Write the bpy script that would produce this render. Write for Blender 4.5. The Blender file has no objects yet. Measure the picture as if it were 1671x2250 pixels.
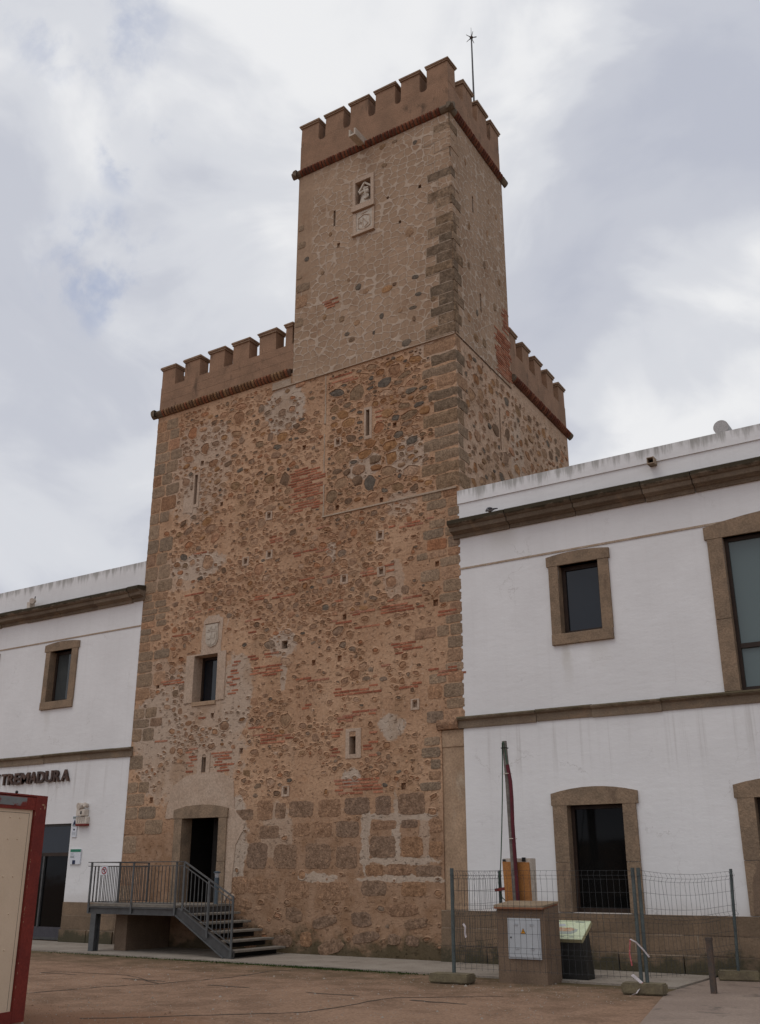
import bpy, bmesh, math, random
from mathutils import Vector, Matrix, noise as mnoise
R = math.radians
SC = bpy.context.scene
COL = SC.collection
rnd = random.Random(7)

# ------------------------------------------------------------------ camera, sky, sun
# facade plane y = 0 (x to the right, z up), camera south of it
cam_d = bpy.data.cameras.new('camera')
cam = bpy.data.objects.new('camera', cam_d); COL.objects.link(cam)
cam.location = (10.816, -19.068, 1.65)
cam.rotation_euler = (R(90 + 19.97), 0, R(32.9))
cam_d.sensor_fit = 'VERTICAL'; cam_d.sensor_height = 24; cam_d.lens = 24 * 2188 / 2250
cam_d.clip_end = 3000; cam_d.clip_start = 0.1
SC.camera = cam

SUN_EL, SUN_AZ = 62, 205      # direction the light comes from: azimuth from +y clockwise
sun_d = bpy.data.lights.new('sun', 'SUN'); sun_d.energy = 0.6; sun_d.angle = R(30); sun_d.color = (1, 0.96, 0.9)
sun = bpy.data.objects.new('sun', sun_d); COL.objects.link(sun)
sd = Vector((math.sin(R(SUN_AZ)) * math.cos(R(SUN_EL)), math.cos(R(SUN_AZ)) * math.cos(R(SUN_EL)), math.sin(R(SUN_EL))))
sun.rotation_euler = (-sd).to_track_quat('-Z', 'Y').to_euler()

SC.view_settings.view_transform = 'Standard'; SC.view_settings.look = 'None'
SC.view_settings.exposure = 0.06; SC.view_settings.gamma = 1


class NT:
    """small helper for building node trees"""
    def __init__(s, nt): s.nt = nt; s.nt.nodes.clear()
    def n(s, t, **kw):
        nd = s.nt.nodes.new(t)
        for k, v in kw.items():
            if k.startswith('i_'):
                key = k[2:]
                key = int(key) if key.isdigit() else key.replace('_', ' ')
                s.put(nd.inputs[key], v)
            else: setattr(nd, k, v)
        return nd
    def put(s, sock, v):
        if isinstance(v, bpy.types.NodeSocket): s.nt.links.new(v, sock)
        elif isinstance(v, bpy.types.Node): s.nt.links.new(v.outputs[0], sock)
        else:
            if sock.type == 'RGBA' and len(v) == 3: v = (*v, 1)
            sock.default_value = v
    def math(s, op, a, b=0.0, c=None, clamp=False):
        nd = s.nt.nodes.new('ShaderNodeMath'); nd.operation = op; nd.use_clamp = clamp
        s.put(nd.inputs[0], a); s.put(nd.inputs[1], b)
        if c is not None: s.put(nd.inputs[2], c)
        return nd.outputs[0]
    def mix(s, f, a, b, blend='MIX'):
        nd = s.nt.nodes.new('ShaderNodeMix'); nd.data_type = 'RGBA'; nd.blend_type = blend
        s.put(nd.inputs[0], f); s.put(nd.inputs[6], a); s.put(nd.inputs[7], b)
        return nd.outputs[2]
    def step(s, v, lo, hi):
        nd = s.nt.nodes.new('ShaderNodeMapRange'); nd.interpolation_type = 'SMOOTHSTEP'
        s.put(nd.inputs[0], v); nd.inputs[1].default_value = lo; nd.inputs[2].default_value = hi
        nd.inputs[3].default_value = 0; nd.inputs[4].default_value = 1
        return nd.outputs[0]
    def noise(s, vec, scale, detail=4, rough=0.55, dist=0.0):
        nd = s.nt.nodes.new('ShaderNodeTexNoise')
        s.put(nd.inputs['Vector'], vec); nd.inputs['Scale'].default_value = scale
        nd.inputs['Detail'].default_value = detail; nd.inputs['Roughness'].default_value = rough
        nd.inputs['Distortion'].default_value = dist
        return nd.outputs[0]
    def ramp(s, f, stops, interp='LINEAR'):
        nd = s.nt.nodes.new('ShaderNodeValToRGB'); nd.color_ramp.interpolation = interp
        el = nd.color_ramp.elements
        while len(el) < len(stops): el.new(0.5)
        for e, (p, c) in zip(el, stops): e.position = p; e.color = (*c, 1)
        s.put(nd.inputs[0], f); return nd.outputs[0]
    def pos(s): return s.nt.nodes.new('ShaderNodeNewGeometry').outputs['Position']
    def sep(s, v):
        nd = s.nt.nodes.new('ShaderNodeSeparateXYZ'); s.put(nd.inputs[0], v); return nd.outputs
    def comb(s, x, y, z):
        nd = s.nt.nodes.new('ShaderNodeCombineXYZ')
        s.put(nd.inputs[0], x); s.put(nd.inputs[1], y); s.put(nd.inputs[2], z); return nd.outputs[0]
    def scl(s, v, k):
        nd = s.nt.nodes.new('ShaderNodeVectorMath'); nd.operation = 'MULTIPLY'
        s.put(nd.inputs[0], v); nd.inputs[1].default_value = k; return nd.outputs[0]


# ------------------------------------------------------------------ world: nishita blue behind a layer of overcast cloud
W = bpy.data.worlds.new('World'); SC.world = W; W.use_nodes = True
w = NT(W.node_tree)
sky = w.n('ShaderNodeTexSky', sky_type='NISHITA', sun_disc=False, sun_elevation=R(SUN_EL), sun_rotation=R(SUN_AZ), air_density=1.0, dust_density=1.5)
d = w.n('ShaderNodeTexCoord').outputs['Generated']
def lobe(v, r0, r1):
    v = Vector(v).normalized()
    nd = w.n('ShaderNodeVectorMath', operation='DOT_PRODUCT'); w.put(nd.inputs[0], d); nd.inputs[1].default_value = v
    return w.step(nd.outputs['Value'], math.cos(R(r0)), math.cos(R(r1)))
ds_ = w.scl(d, (1.0, 1.0, 1.45))
n1 = w.noise(ds_, 2.1, 2, 0.45, 0.5)
n2 = w.noise(ds_, 5.2, 5, 0.5, 0.7)
n3 = w.noise(ds_, 13.0, 5, 0.55, 0.4)
br = w.math('ADD', w.math('MULTIPLY', n1, 0.60), w.math('MULTIPLY', n2, 0.75))
br = w.math('ADD', br, w.math('MULTIPLY', n3, 0.14))
for v, a0, a1, k in (((-0.60, 0.44, 0.66), 24, 4, .13), ((-0.33, 0.58, 0.73), 17, 3, .13), ((-0.15, 0.89, 0.42), 14, 2, .22), ((-0.75, 0.57, 0.33), 8, 1, .05),
                     ((-0.66, 0.60, 0.44), 12, 3, -.13), ((-0.17, 0.81, 0.56), 13, 3, -.15), ((-0.12, 0.72, 0.68), 10, 2, -.06), ((-0.47, 0.60, 0.65), 9, 2, -.05)):
    br = w.math('ADD', br, w.math('MULTIPLY', lobe(v, a0, a1), k))
cloud = w.ramp(w.math('SUBTRACT', br, 0.25), [(0.26, (4.75, 4.98, 5.75)), (0.44, (5.35, 5.55, 6.2)), (0.58, (6.5, 6.66, 7.1)), (0.74, (8.1, 8.15, 8.3))], 'EASE')
gl = w.math('MAXIMUM', w.math('MAXIMUM', lobe((-0.595, 0.505, 0.625), 3.0, 0.2), lobe((-0.655, 0.535, 0.535), 4.5, 0.2)), w.math('MULTIPLY', lobe((-0.57, 0.41, 0.71), 6, 0.5), 0.8))
gap = w.math('MULTIPLY', w.math('MULTIPLY', gl, w.step(w.noise(w.scl(d, (1, 1, 0.8)), 17.0, 6, 0.6, 0.15), 0.46, 0.70)), 0.62)
blue = w.mix(0.4, sky.outputs[0], (5.2, 5.9, 8.2))
skyc = w.mix(gap, cloud, blue)
bg = w.n('ShaderNodeBackground', i_Color=skyc, i_Strength=0.1)
wo = w.n('ShaderNodeOutputWorld'); w.put(wo.inputs[0], bg)


# ------------------------------------------------------------------ materials
def material(name):
    m = bpy.data.materials.new(name); m.use_nodes = True
    t = NT(m.node_tree)
    out = t.n('ShaderNodeOutputMaterial'); bs = t.n('ShaderNodeBsdfPrincipled')
    t.put(out.inputs[0], bs); t.bs = bs
    bs.inputs['Roughness'].default_value = 0.9
    bs.inputs['Specular IOR Level'].default_value = 0.25
    return m, t

def bump(t, h, dist, strength=1.0, prev=None):
    b = t.n('ShaderNodeBump'); t.put(b.inputs['Height'], h)
    b.inputs['Distance'].default_value = dist; b.inputs['Strength'].default_value = strength
    if prev is not None: t.put(b.inputs['Normal'], prev)
    return b.outputs[0]

def set_(t, col=None, rough=None, nrm=None, metal=None, spec=None):
    if col is not None: t.put(t.bs.inputs['Base Color'], col)
    if rough is not None: t.put(t.bs.inputs['Roughness'], rough)
    if nrm is not None: t.put(t.bs.inputs['Normal'], nrm)
    if metal is not None: t.put(t.bs.inputs['Metallic'], metal)
    if spec is not None: t.put(t.bs.inputs['Specular IOR Level'], spec)

def noisy(name, c0, c1, scale=3.0, rough=0.9, bscale=40, bdist=0.004, metal=0, spec=0.25, streak=0.0, c2=None, grain=0.26):
    """plain two-tone weathered surface"""
    m, t = material(name)
    p = t.pos()
    f = t.step(t.noise(p, scale, 6, 0.62), 0.32, 0.68)
    col = t.mix(f, c0, c1)
    if c2 is not None:
        g = t.noise(t.scl(p, (1, 1, 0.35)), scale * 0.7 + 1.1, 5, 0.65, 0.5)
        col = t.mix(t.step(g, 0.55, 0.72), col, c2)
    fine = t.noise(p, bscale, 4, 0.6)
    col = t.mix(grain, col, t.ramp(fine, [(0.25, (0.0, 0.0, 0.0)), (0.75, (1, 1, 1))]), 'OVERLAY')
    set_(t, col, rough, bump(t, fine, bdist) if bdist else None, metal, spec)
    return m

def island_stone(name, cols, mott=0.35, bscale=26, bdist=0.012, island_contrast=1.0):
    """stones of one wall: every stone (mesh island) gets its own tone"""
    m, t = material(name)
    p = t.pos()
    rpi = t.nt.nodes.new('ShaderNodeNewGeometry').outputs['Random Per Island']
    k = len(cols)
    col = t.ramp(rpi, [((i + 0.0) / k, c) for i, c in enumerate(cols)], 'CONSTANT')
    big = t.noise(p, 7, 5, 0.65)
    col = t.mix(mott, col, t.ramp(big, [(0.3, (0.16, 0.13, 0.10)), (0.55, (0.5, 0.5, 0.5)), (0.75, (0.85, 0.8, 0.72))]), 'OVERLAY')
    fine = t.noise(p, bscale, 5, 0.7)
    col = t.mix(0.42, col, t.ramp(fine, [(0.32, (0.06, 0.05, 0.04)), (0.5, (0.5, 0.5, 0.5)), (0.68, (0.9, 0.88, 0.84))]), 'OVERLAY')
    set_(t, col, 0.95, bump(t, fine, bdist, 1.0), 0, 0.06)
    return m

def mortar_mat(name, tan0, tan1, light, patches, rects=(), moss=True):
    m, t = material(name)
    p = t.pos(); x, y, z = t.sep(p)
    u = t.math('SUBTRACT', x, y)
    big = t.noise(p, 0.45, 4, 0.6)
    med = t.noise(p, 2.3, 5, 0.65)
    fine = t.noise(p, 14, 6, 0.7)
    vf = t.noise(p, 60, 3, 0.6)
    col = t.mix(t.step(big, 0.38, 0.62), tan0, tan1)
    col = t.mix(t.math('MULTIPLY', t.step(med, 0.52, 0.72), 0.4), col, (0.45, 0.25, 0.14))
    col = t.mix(t.math('MULTIPLY', t.step(t.noise(p, 1.1, 5, 0.7, 0.6), 0.55, 0.7), 0.4), col, (0.40, 0.285, 0.20))
    wob = t.math('MULTIPLY', t.math('SUBTRACT', t.noise(p, 3.2, 5, 0.7), 0.5), 1.9)
    mask = None
    u = t.math('ADD', u, t.math('MULTIPLY', t.math('SUBTRACT', t.noise(t.scl(p, (1, 1, -1)), 2.6, 4, 0.65), 0.5), 0.34))
    zw = t.math('ADD', z, t.math('MULTIPLY', t.math('SUBTRACT', t.noise(t.scl(p, (-1, 1, 1)), 2.3, 4, 0.65), 0.5), 0.30))
    for (cx, cz, rx, rz, s) in patches:
        a = t.math('DIVIDE', t.math('SUBTRACT', u, cx), rx); b = t.math('DIVIDE', t.math('SUBTRACT', zw, cz), rz)
        r2 = t.math('ADD', t.math('MULTIPLY', a, a), t.math('MULTIPLY', b, b))
        r2 = t.math('ADD', r2, wob)
        k = t.math('MULTIPLY', t.step(r2, 1.05, 0.75), s)
        mask = k if mask is None else t.math('MAXIMUM', mask, k)
    if mask is not None:
        lc = t.mix(t.step(fine, 0.35, 0.65), light, tuple(v * 0.85 for v in light))
        col = t.mix(mask, col, lc)
    och = t.step(t.noise(t.scl(p, (1, 1, 0.6)), 0.75, 5, 0.62, 0.5), 0.53, 0.68)
    col = t.mix(t.math('MULTIPLY', och, 0.5), col, (0.34, 0.205, 0.118))
    # sparse light repairs all over
    spots = t.step(t.noise(p, 1.9, 6, 0.75, 1.0), 0.62, 0.70)
    col = t.mix(t.math('MULTIPLY', spots, 0.55), col, light)
    # broken skin of the mortar: small dark pits and scratches, little stone chips
    pit = t.noise(t.scl(p, (1, 1, 1.7)), 8.5, 6, 0.74, 0.4)
    rag = t.step(t.noise(p, 1.0, 4, 0.6), 0.30, 0.52)
    pk = t.math('MULTIPLY', t.step(pit, 0.57, 0.66), rag)
    col = t.mix(t.math('MULTIPLY', pk, 0.62), col, (0.185, 0.105, 0.06))
    chip = t.math('MULTIPLY', t.step(pit, 0.42, 0.35), rag)
    col = t.mix(t.math('MULTIPLY', chip, 0.45), col, (0.52, 0.40, 0.30))
    # rain streaks
    st = t.noise(t.scl(p, (5, 5, 0.22)), 1.0, 4, 0.6)
    col = t.mix(t.math('MULTIPLY', t.step(st, 0.56, 0.75), 0.28), col, (0.25, 0.165, 0.11))
    if moss:
        mz = t.math('ADD', z, t.math('MULTIPLY', t.math('SUBTRACT', t.noise(p, 1.3, 5, 0.7), 0.5), 1.5))
        col = t.mix(t.math('MULTIPLY', t.step(mz, 0.50, 0.15), 0.85), col, (0.075, 0.068, 0.04))
    col = t.mix(0.28, col, t.ramp(fine, [(0.32, (0.15, 0.12, 0.10)), (0.5, (0.5, 0.5, 0.5)), (0.68, (0.8, 0.78, 0.75))]), 'OVERLAY')
    # base of the wall: darker, more orange mortar
    low = t.step(t.math('ADD', z, t.math('MULTIPLY', t.math('SUBTRACT', big, 0.5), 2.0)), 3.4, 2.2)
    col = t.mix(t.math('MULTIPLY', low, t.math('MULTIPLY', 0.75, t.math('SUBTRACT', 1.0, mask if mask is not None else 0.0))), col, t.mix(t.step(med, 0.4, 0.62), (0.36, 0.228, 0.148), (0.255, 0.148, 0.086))) if moss else col
    if moss: col = t.mix(t.math('MULTIPLY', t.step(mz, 0.45, 0.12), 0.75), col, (0.075, 0.068, 0.04))
    n = bump(t, fine, 0.035, 0.8)
    n = bump(t, t.math('MULTIPLY', pk, -1.0), 0.03, 0.8, n)
    n = bump(t, vf, 0.012, 0.8, n)
    set_(t, col, 0.95, n, 0, 0.05)
    return m

LIGHT = (0.56, 0.455, 0.36)
M = {}
M['mortar'] = mortar_mat('lime_mortar', (0.545, 0.348, 0.220), (0.44, 0.268, 0.165), LIGHT, [
    (-7.3, 5.0, 2.0, 1.9, .62), (-7.6, 12.3, 1.3, 1.6, .45), (-8.0, 9.4, 1.2, .5, .4), (-4.6, 13.5, .75, .75, .9), (-7.2, 13.0, .8, .7, .6), (-2.0, 11.2, .55, .35, .75), (-0.7, 11.2, .6, .5, .7),
    (-5.8, 5.9, .55, 1.1, .75), (-1.2, 4.75, .35, .32, .95), (-7.4, 9.5, 1.0, .4, .8), (-8.5, 5.3, .95, .95, .75),
    (-8.1, 4.1, .9, .7, .6), (-4.35, 7.0, .5, .35, .8), (-8.6, 6.6, .6, .5, .4), (-7.8, 11.6, .35, .7, .8), (0.1, 13.9, .7, .35, .5),
    (-2.3, 3.72, .25, .2, .9), (-4.4, 2.55, .5, .7, .55), (-6.4, 4.4, .6, .25, .5), (-0.9, 10.0, .45, .35, .5), (-1.1, 8.1, .3, .5, .4),
    (-2.95, 9.1, .15, .3, .7), (-4.35, 6.3, .12, .5, .8), (-5.6, 2.3, .35, 1.2, .9), (-1.9, 2.4, .13, .9, .9),
    (-1.0, 2.80, 1.0, .10, .9), (-1.0, 1.90, 1.0, .09, .9), (-1.0, 1.55, 1.3, .08, .9), (-1.1, 2.5, .1, .9, .9), (-3.2, 1.57, .6, .1, .9),
    (-0.4, 2.2, .12, .7, .6)])
M['mortar_side'] = mortar_mat('pale_mortar', (0.56, 0.395, 0.28), (0.48, 0.33, 0.23), LIGHT, [(-3.2, 11.5, .5, 2.0, .4)], moss=False)
M['rubble'] = island_stone('rubble_stone', [(0.40, 0.235, 0.145), (0.32, 0.20, 0.13), (0.43, 0.255, 0.155), (0.28, 0.185, 0.125), (0.41, 0.23, 0.14), (0.34, 0.21, 0.135), (0.38, 0.185, 0.10),
                                            (0.27, 0.195, 0.14), (0.42, 0.265, 0.17), (0.44, 0.29, 0.195), (0.33, 0.185, 0.105), (0.40, 0.235, 0.14), (0.35, 0.225, 0.145), (0.30, 0.17, 0.10)], 0.5, 24, 0.02)
M['rubble_dark'] = island_stone('dark_fieldstone', [(0.34, 0.185, 0.09), (0.20, 0.13, 0.085), (0.26, 0.175, 0.11), (0.38, 0.215, 0.11), (0.185, 0.15, 0.115), (0.29, 0.15, 0.075), (0.24, 0.165, 0.11),
                                                    (0.35, 0.225, 0.14), (0.28, 0.175, 0.10), (0.15, 0.125, 0.10), (0.36, 0.225, 0.135)], 0.5, 24, 0.02)
M['ashlar'] = island_stone('ashlar_stone', [(0.32, 0.225, 0.15), (0.285, 0.205, 0.14), (0.35, 0.25, 0.17), (0.30, 0.215, 0.145), (0.36, 0.225, 0.14), (0.27, 0.20, 0.14)], 0.4, 26, 0.025)
M['ashlar_dark'] = island_stone('weathered_quoin', [(0.26, 0.185, 0.125), (0.22, 0.16, 0.11), (0.30, 0.21, 0.14), (0.33, 0.23, 0.155), (0.235, 0.17, 0.12), (0.28, 0.19, 0.12)], 0.5, 22, 0.03)
M['granite_block'] = island_stone('base_block', [(0.335, 0.205, 0.13), (0.30, 0.195, 0.13), (0.37, 0.225, 0.14), (0.285, 0.19, 0.13), (0.35, 0.205, 0.12), (0.27, 0.18, 0.125)], 0.6, 20, 0.04)
M['quoin_upper'] = island_stone('sooty_quoin', [(0.225, 0.162, 0.11), (0.19, 0.142, 0.10), (0.26, 0.185, 0.125), (0.205, 0.15, 0.105), (0.24, 0.167, 0.108), (0.31, 0.22, 0.148)], 0.6, 18, 0.03)
M['brick'] = island_stone('red_brick', [(0.42, 0.165, 0.095), (0.34, 0.125, 0.075), (0.46, 0.205, 0.125), (0.39, 0.19, 0.125), (0.30, 0.11, 0.065)], 0.35)
M['brick_cornice'] = island_stone('old_cornice_brick', [(0.20, 0.075, 0.045), (0.16, 0.06, 0.04), (0.24, 0.10, 0.06), (0.14, 0.06, 0.042)], 0.4)
M['brick_buff'] = island_stone('buff_cornice_brick', [(0.30, 0.185, 0.105), (0.24, 0.14, 0.08), (0.27, 0.12, 0.07), (0.20, 0.125, 0.08)], 0.4)
M['cornice_core'] = noisy('cornice_mortar', (0.15, 0.085, 0.055), (0.09, 0.06, 0.042), 6)
M['corner_stone'] = noisy('cornice_end_stone', (0.125, 0.10, 0.072), (0.19, 0.145, 0.10), 5)
M['stucco'] = noisy('brown_stucco', (0.325, 0.195, 0.123), (0.245, 0.15, 0.095), 1.9, 0.95, 30, 0.010, c2=(0.135, 0.086, 0.056))
M['cap'] = noisy('cap_mortar', (0.33, 0.225, 0.15), (0.25, 0.165, 0.11), 5, 0.95, 30, 0.01)
M['smooth_plaster'] = noisy('smooth_lime_plaster', (0.48, 0.365, 0.275), (0.43, 0.315, 0.23), 1.6, 0.95, 25, 0.006)
M['pilaster'] = noisy('pilaster_plaster', (0.42, 0.29, 0.19), (0.31, 0.21, 0.135), 1.7, 0.95, 25, 0.006, c2=(0.42, 0.33, 0.24))
M['frame_stone'] = noisy('granite_surround', (0.285, 0.20, 0.132), (0.205, 0.148, 0.10), 2.8, 0.9, 28, 0.012, c2=(0.18, 0.125, 0.085))
M['plaque'] = noisy('pale_limestone', (0.55, 0.48, 0.40), (0.46, 0.39, 0.31), 9, 0.9, 40, 0.004)
M['dark_void'] = noisy('dark_interior', (0.012, 0.010, 0.009), (0.02, 0.017, 0.014), 2, 1.0, 30, 0)  # near-black colour stands in for the unlit depth of openings
M['dark_door'] = noisy('near_black_door', (0.02, 0.016, 0.012), (0.014, 0.011, 0.009), 4, 0.7, 30, 0.002)  # near-black brown of the door leaf
M['ledge'] = noisy('ledge_mortar', (0.43, 0.34, 0.26), (0.36, 0.27, 0.19), 4)

def sgraffito():
    m, t = material('sgraffito_plaster')
    p = t.pos(); x, y, z = t.sep(p)
    u = t.math('ADD', x, y)
    wv = t.noise(p, 2.5, 3, 0.6); wv2 = t.noise(t.scl(p, (1, 1, -1)), 2.1, 3, 0.6)
    vec = t.comb(t.math('MULTIPLY', t.math('ADD', u, t.math('MULTIPLY', wv, 0.25)), 3.8),
                 t.math('MULTIPLY', t.math('ADD', z, t.math('MULTIPLY', wv2, 0.25)), 4.9), 0.0)
    v1 = t.n('ShaderNodeTexVoronoi', voronoi_dimensions='2D', feature='F1', i_Scale=1.0, i_Randomness=0.8, i_Vector=vec)
    v2 = t.n('ShaderNodeTexVoronoi', voronoi_dimensions='2D', feature='F2', i_Scale=1.0, i_Randomness=0.8, i_Vector=vec)
    dd = t.math('SUBTRACT', v2.outputs['Distance'], v1.outputs['Distance'])
    wn = t.math('MULTIPLY', t.math('SUBTRACT', t.noise(p, 9, 3, 0.6), 0.5), 0.12)
    line = t.math('MAXIMUM', t.step(t.math('ADD', dd, wn), 0.15, 0.06), t.step(t.math('ADD', v1.outputs['Distance'], wn), 0.58, 0.70))
    # plain strip at the far left edge and fading wear
    strip = t.math('MAXIMUM', t.step(x, -3.85, -3.72), t.step(t.math('ADD', z, t.math('MULTIPLY', t.math('ADD', x, 4.3), 1.0)), 17.2, 17.0))
    wear = t.step(t.noise(p, 0.8, 4, 0.6), 0.30, 0.55)
    line = t.math('MULTIPLY', t.math('MULTIPLY', line, strip), t.math('ADD', 0.38, t.math('MULTIPLY', wear, 0.62)))
    big = t.noise(p, 0.55, 5, 0.62)
    base = t.mix(t.step(big, 0.36, 0.64), (0.42, 0.292, 0.2), (0.355, 0.243, 0.163))
    base = t.mix(t.math('MULTIPLY', t.step(t.noise(p, 0.9, 4, 0.6, 0.8), 0.54, 0.68), 0.55), base, (0.275, 0.165, 0.10))
    cellv = t.sep(v1.outputs['Color'])[0]
    base = t.mix(t.math('MULTIPLY', cellv, 0.35), base, (0.28, 0.19, 0.128))
    col = t.mix(line, base, (0.475, 0.372, 0.285))
    st = t.noise(t.scl(p, (6, 6, 0.25)), 1.0, 4, 0.6)
    col = t.mix(t.math('MULTIPLY', t.step(st, 0.55, 0.75), 0.25), col, (0.2, 0.14, 0.095))
    fine = t.noise(p, 18, 5, 0.65)
    col = t.mix(0.25, col, t.ramp(fine, [(0.3, (0.25, 0.25, 0.25)), (0.7, (0.75, 0.75, 0.75))]), 'OVERLAY')
    h = t.math('ADD', t.math('MULTIPLY', fine, 0.3), line)
    set_(t, col, 0.95, bump(t, h, 0.018, 0.8), 0, 0.05)
    return m
M['sgraffito'] = sgraffito()

def whitewash():
    m, t = material('whitewash')
    p = t.pos(); x, y, z = t.sep(p)
    big = t.noise(p, 0.5, 5, 0.6); fine = t.noise(p, 9, 5, 0.6)
    col = t.mix(t.step(big, 0.35, 0.65), (0.785, 0.775, 0.765), (0.73, 0.718, 0.708))
    st = t.noise(t.scl(p, (7, 7, 0.16)), 1.0, 5, 0.65)
    band = t.math('MAXIMUM', t.step(t.math('ABSOLUTE', t.math('SUBTRACT', z, 4.1)), 0.9, 0.1), 0.18)
    col = t.mix(t.math('MULTIPLY', t.math('MULTIPLY', t.step(st, 0.5, 0.72), 0.42), band), col, (0.44, 0.41, 0.38))
    # grime running down from the parapet edge
    top = t.step(z, 9.45, 9.98)
    gr = t.step(t.math('ADD', t.noise(t.scl(p, (4.5, 4.5, 0.5)), 1.0, 5, 0.7), t.math('MULTIPLY', top, 0.28)), 0.66, 0.86)
    col = t.mix(t.math('MULTIPLY', t.math('MULTIPLY', gr, top), 0.62), col, (0.17, 0.16, 0.13))
    spot = t.step(t.noise(p, 1.3, 6, 0.72), 0.60, 0.78)
    col = t.mix(t.math('MULTIPLY', spot, 0.22), col, (0.42, 0.40, 0.37))
    xs_ = t.math('ADD', x, t.math('MULTIPLY', t.math('SUBTRACT', t.noise(p, 1.7, 4, 0.6), 0.5), 0.35))
    for (cx, wd_, za, zb, k) in ((3.05, .16, 6.1, 5.0, .35), (3.75, .3, 6.1, 5.3, .16), (-12.9, .2, 6.1, 5.1, .18), (1.7, .5, 8.8, 8.2, .25)):
        a_ = t.step(t.math('ABSOLUTE', t.math('SUBTRACT', xs_, cx)), wd_, wd_ * .2)
        b_ = t.math('MULTIPLY', t.step(z, zb, za), t.step(z, za + .02, za))
        col = t.mix(t.math('MULTIPLY', t.math('MULTIPLY', a_, b_), k), col, (0.40, 0.36, 0.27))
    low_ = t.math('ADD', z, t.math('MULTIPLY', t.noise(p, 2.4, 5, 0.7), 0.5))
    col = t.mix(t.math('MULTIPLY', t.step(low_, 1.55, 1.15), 0.30), col, (0.42, 0.37, 0.32))
    hair = t.n('ShaderNodeTexVoronoi', feature='DISTANCE_TO_EDGE', i_Scale=0.55, i_Vector=t.comb(t.math('ADD', x, t.math('MULTIPLY', t.noise(p, 1.5, 5, 0.7), 1.2)), 0.0, t.math('ADD', z, t.math('MULTIPLY', t.noise(t.scl(p, (-1, 1, 1)), 1.5, 5, 0.7), 1.2))))
    hl = t.math('MULTIPLY', t.step(hair.outputs['Distance'], 0.008, 0.003), t.step(t.noise(p, 0.7, 3, 0.6), 0.5, 0.65))
    col = t.mix(t.math('MULTIPLY', hl, 0.35), col, (0.36, 0.33, 0.30))
    h = t.math('ADD', t.math('MULTIPLY', t.noise(t.scl(p, (1, 1, 2.5)), 2.0, 4, 0.6), 2.0), fine)
    set_(t, col, 0.9, bump(t, h, 0.010, 0.4), 0, 0.2)
    return m
M['white'] = whitewash()

def mossy(name, c0, c1, moss, z0, up=True):
    m, t = material(name)
    p = t.pos(); x, y, z = t.sep(p)
    rpi = t.nt.nodes.new('ShaderNodeNewGeometry')
    col = t.mix(t.step(t.noise(p, 2.0, 5, 0.65), 0.35, 0.65), c0, c1)
    col = t.mix(t.math('MULTIPLY', rpi.outputs['Random Per Island'], 0.55), col, tuple(v * 0.66 for v in c1))
    col = t.mix(t.math('MULTIPLY', t.step(t.noise(p, 1.3, 6, 0.7, 0.8), 0.5, 0.68), 0.5), col, (0.30, 0.20, 0.125))
    nz = t.sep(rpi.outputs['Normal'])[2]
    k = t.math('ADD', z, t.math('MULTIPLY', t.math('SUBTRACT', t.noise(p, 3.0, 5, 0.7), 0.5), 0.22 if up else 1.0))
    mk = t.step(k, z0 - 0.03, z0 + 0.03) if up else t.step(k, z0 + 0.15, z0 - 0.15)
    col = t.mix(t.math('MULTIPLY', mk, 0.88), col, moss)
    fine = t.noise(p, 30, 5, 0.65)
    col = t.mix(0.3, col, t.ramp(fine, [(0.3, (0.2, 0.2, 0.2)), (0.7, (0.8, 0.8, 0.8))]), 'OVERLAY')
    set_(t, col, 0.92, bump(t, fine, 0.012, 0.9), 0, 0.2)
    return m
M['cornice_stone'] = mossy('cornice_stone', (0.255, 0.20, 0.145), (0.185, 0.14, 0.10), (0.042, 0.036, 0.022), 9.085)
M['string_stone'] = mossy('string_stone', (0.27, 0.21, 0.15), (0.215, 0.16, 0.112), (0.105, 0.085, 0.05), 4.77)
M['plinth_stone'] = mossy('plinth_stone', (0.245, 0.17, 0.112), (0.19, 0.135, 0.09), (0.06, 0.055, 0.033), 0.24, up=False)
M['plinth_joint'] = noisy('plinth_joint', (0.40, 0.31, 0.225), (0.17, 0.12, 0.085), 1.5)

M['wood_frame'] = noisy('dark_brown_frame', (0.045, 0.028, 0.02), (0.03, 0.02, 0.015), 5, 0.55, 40, 0.002)
M['steel'] = noisy('galvanised_steel', (0.115, 0.118, 0.118), (0.085, 0.087, 0.087), 7, 0.55, 60, 0.001, 0.3, 0.4)
M['steel_dark'] = noisy('dark_steel', (0.085, 0.085, 0.084), (0.062, 0.060, 0.058), 7, 0.5, 60, 0.001, 0.2, 0.4)
M['tread'] = noisy('worn_wood_tread', (0.24, 0.215, 0.18), (0.17, 0.15, 0.125), 8, 0.8, 50, 0.003)
M['wire'] = noisy('fence_wire', (0.055, 0.058, 0.06), (0.04, 0.042, 0.045), 7, 0.6, 60, 0)
M['post'] = noisy('fence_post_steel', (0.10, 0.12, 0.115), (0.075, 0.088, 0.088), 7, 0.6, 60, 0.001, 0.2)
M['rust'] = noisy('rusty_steel', (0.11, 0.075, 0.055), (0.075, 0.065, 0.058), 9, 0.85, 50, 0.003)
M['foot'] = noisy('stained_concrete', (0.20, 0.165, 0.10), (0.13, 0.105, 0.07), 6, 0.95, 40, 0.006)
M['render'] = noisy('brown_render', (0.215, 0.150, 0.103), (0.165, 0.115, 0.08), 1.8, 0.95, 40, 0.006)
M['terracotta'] = noisy('terracotta_slab', (0.30, 0.125, 0.065), (0.22, 0.095, 0.055), 5)
M['slab'] = noisy('kiosk_roof_mortar', (0.31, 0.23, 0.15), (0.24, 0.175, 0.115), 4)
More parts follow.
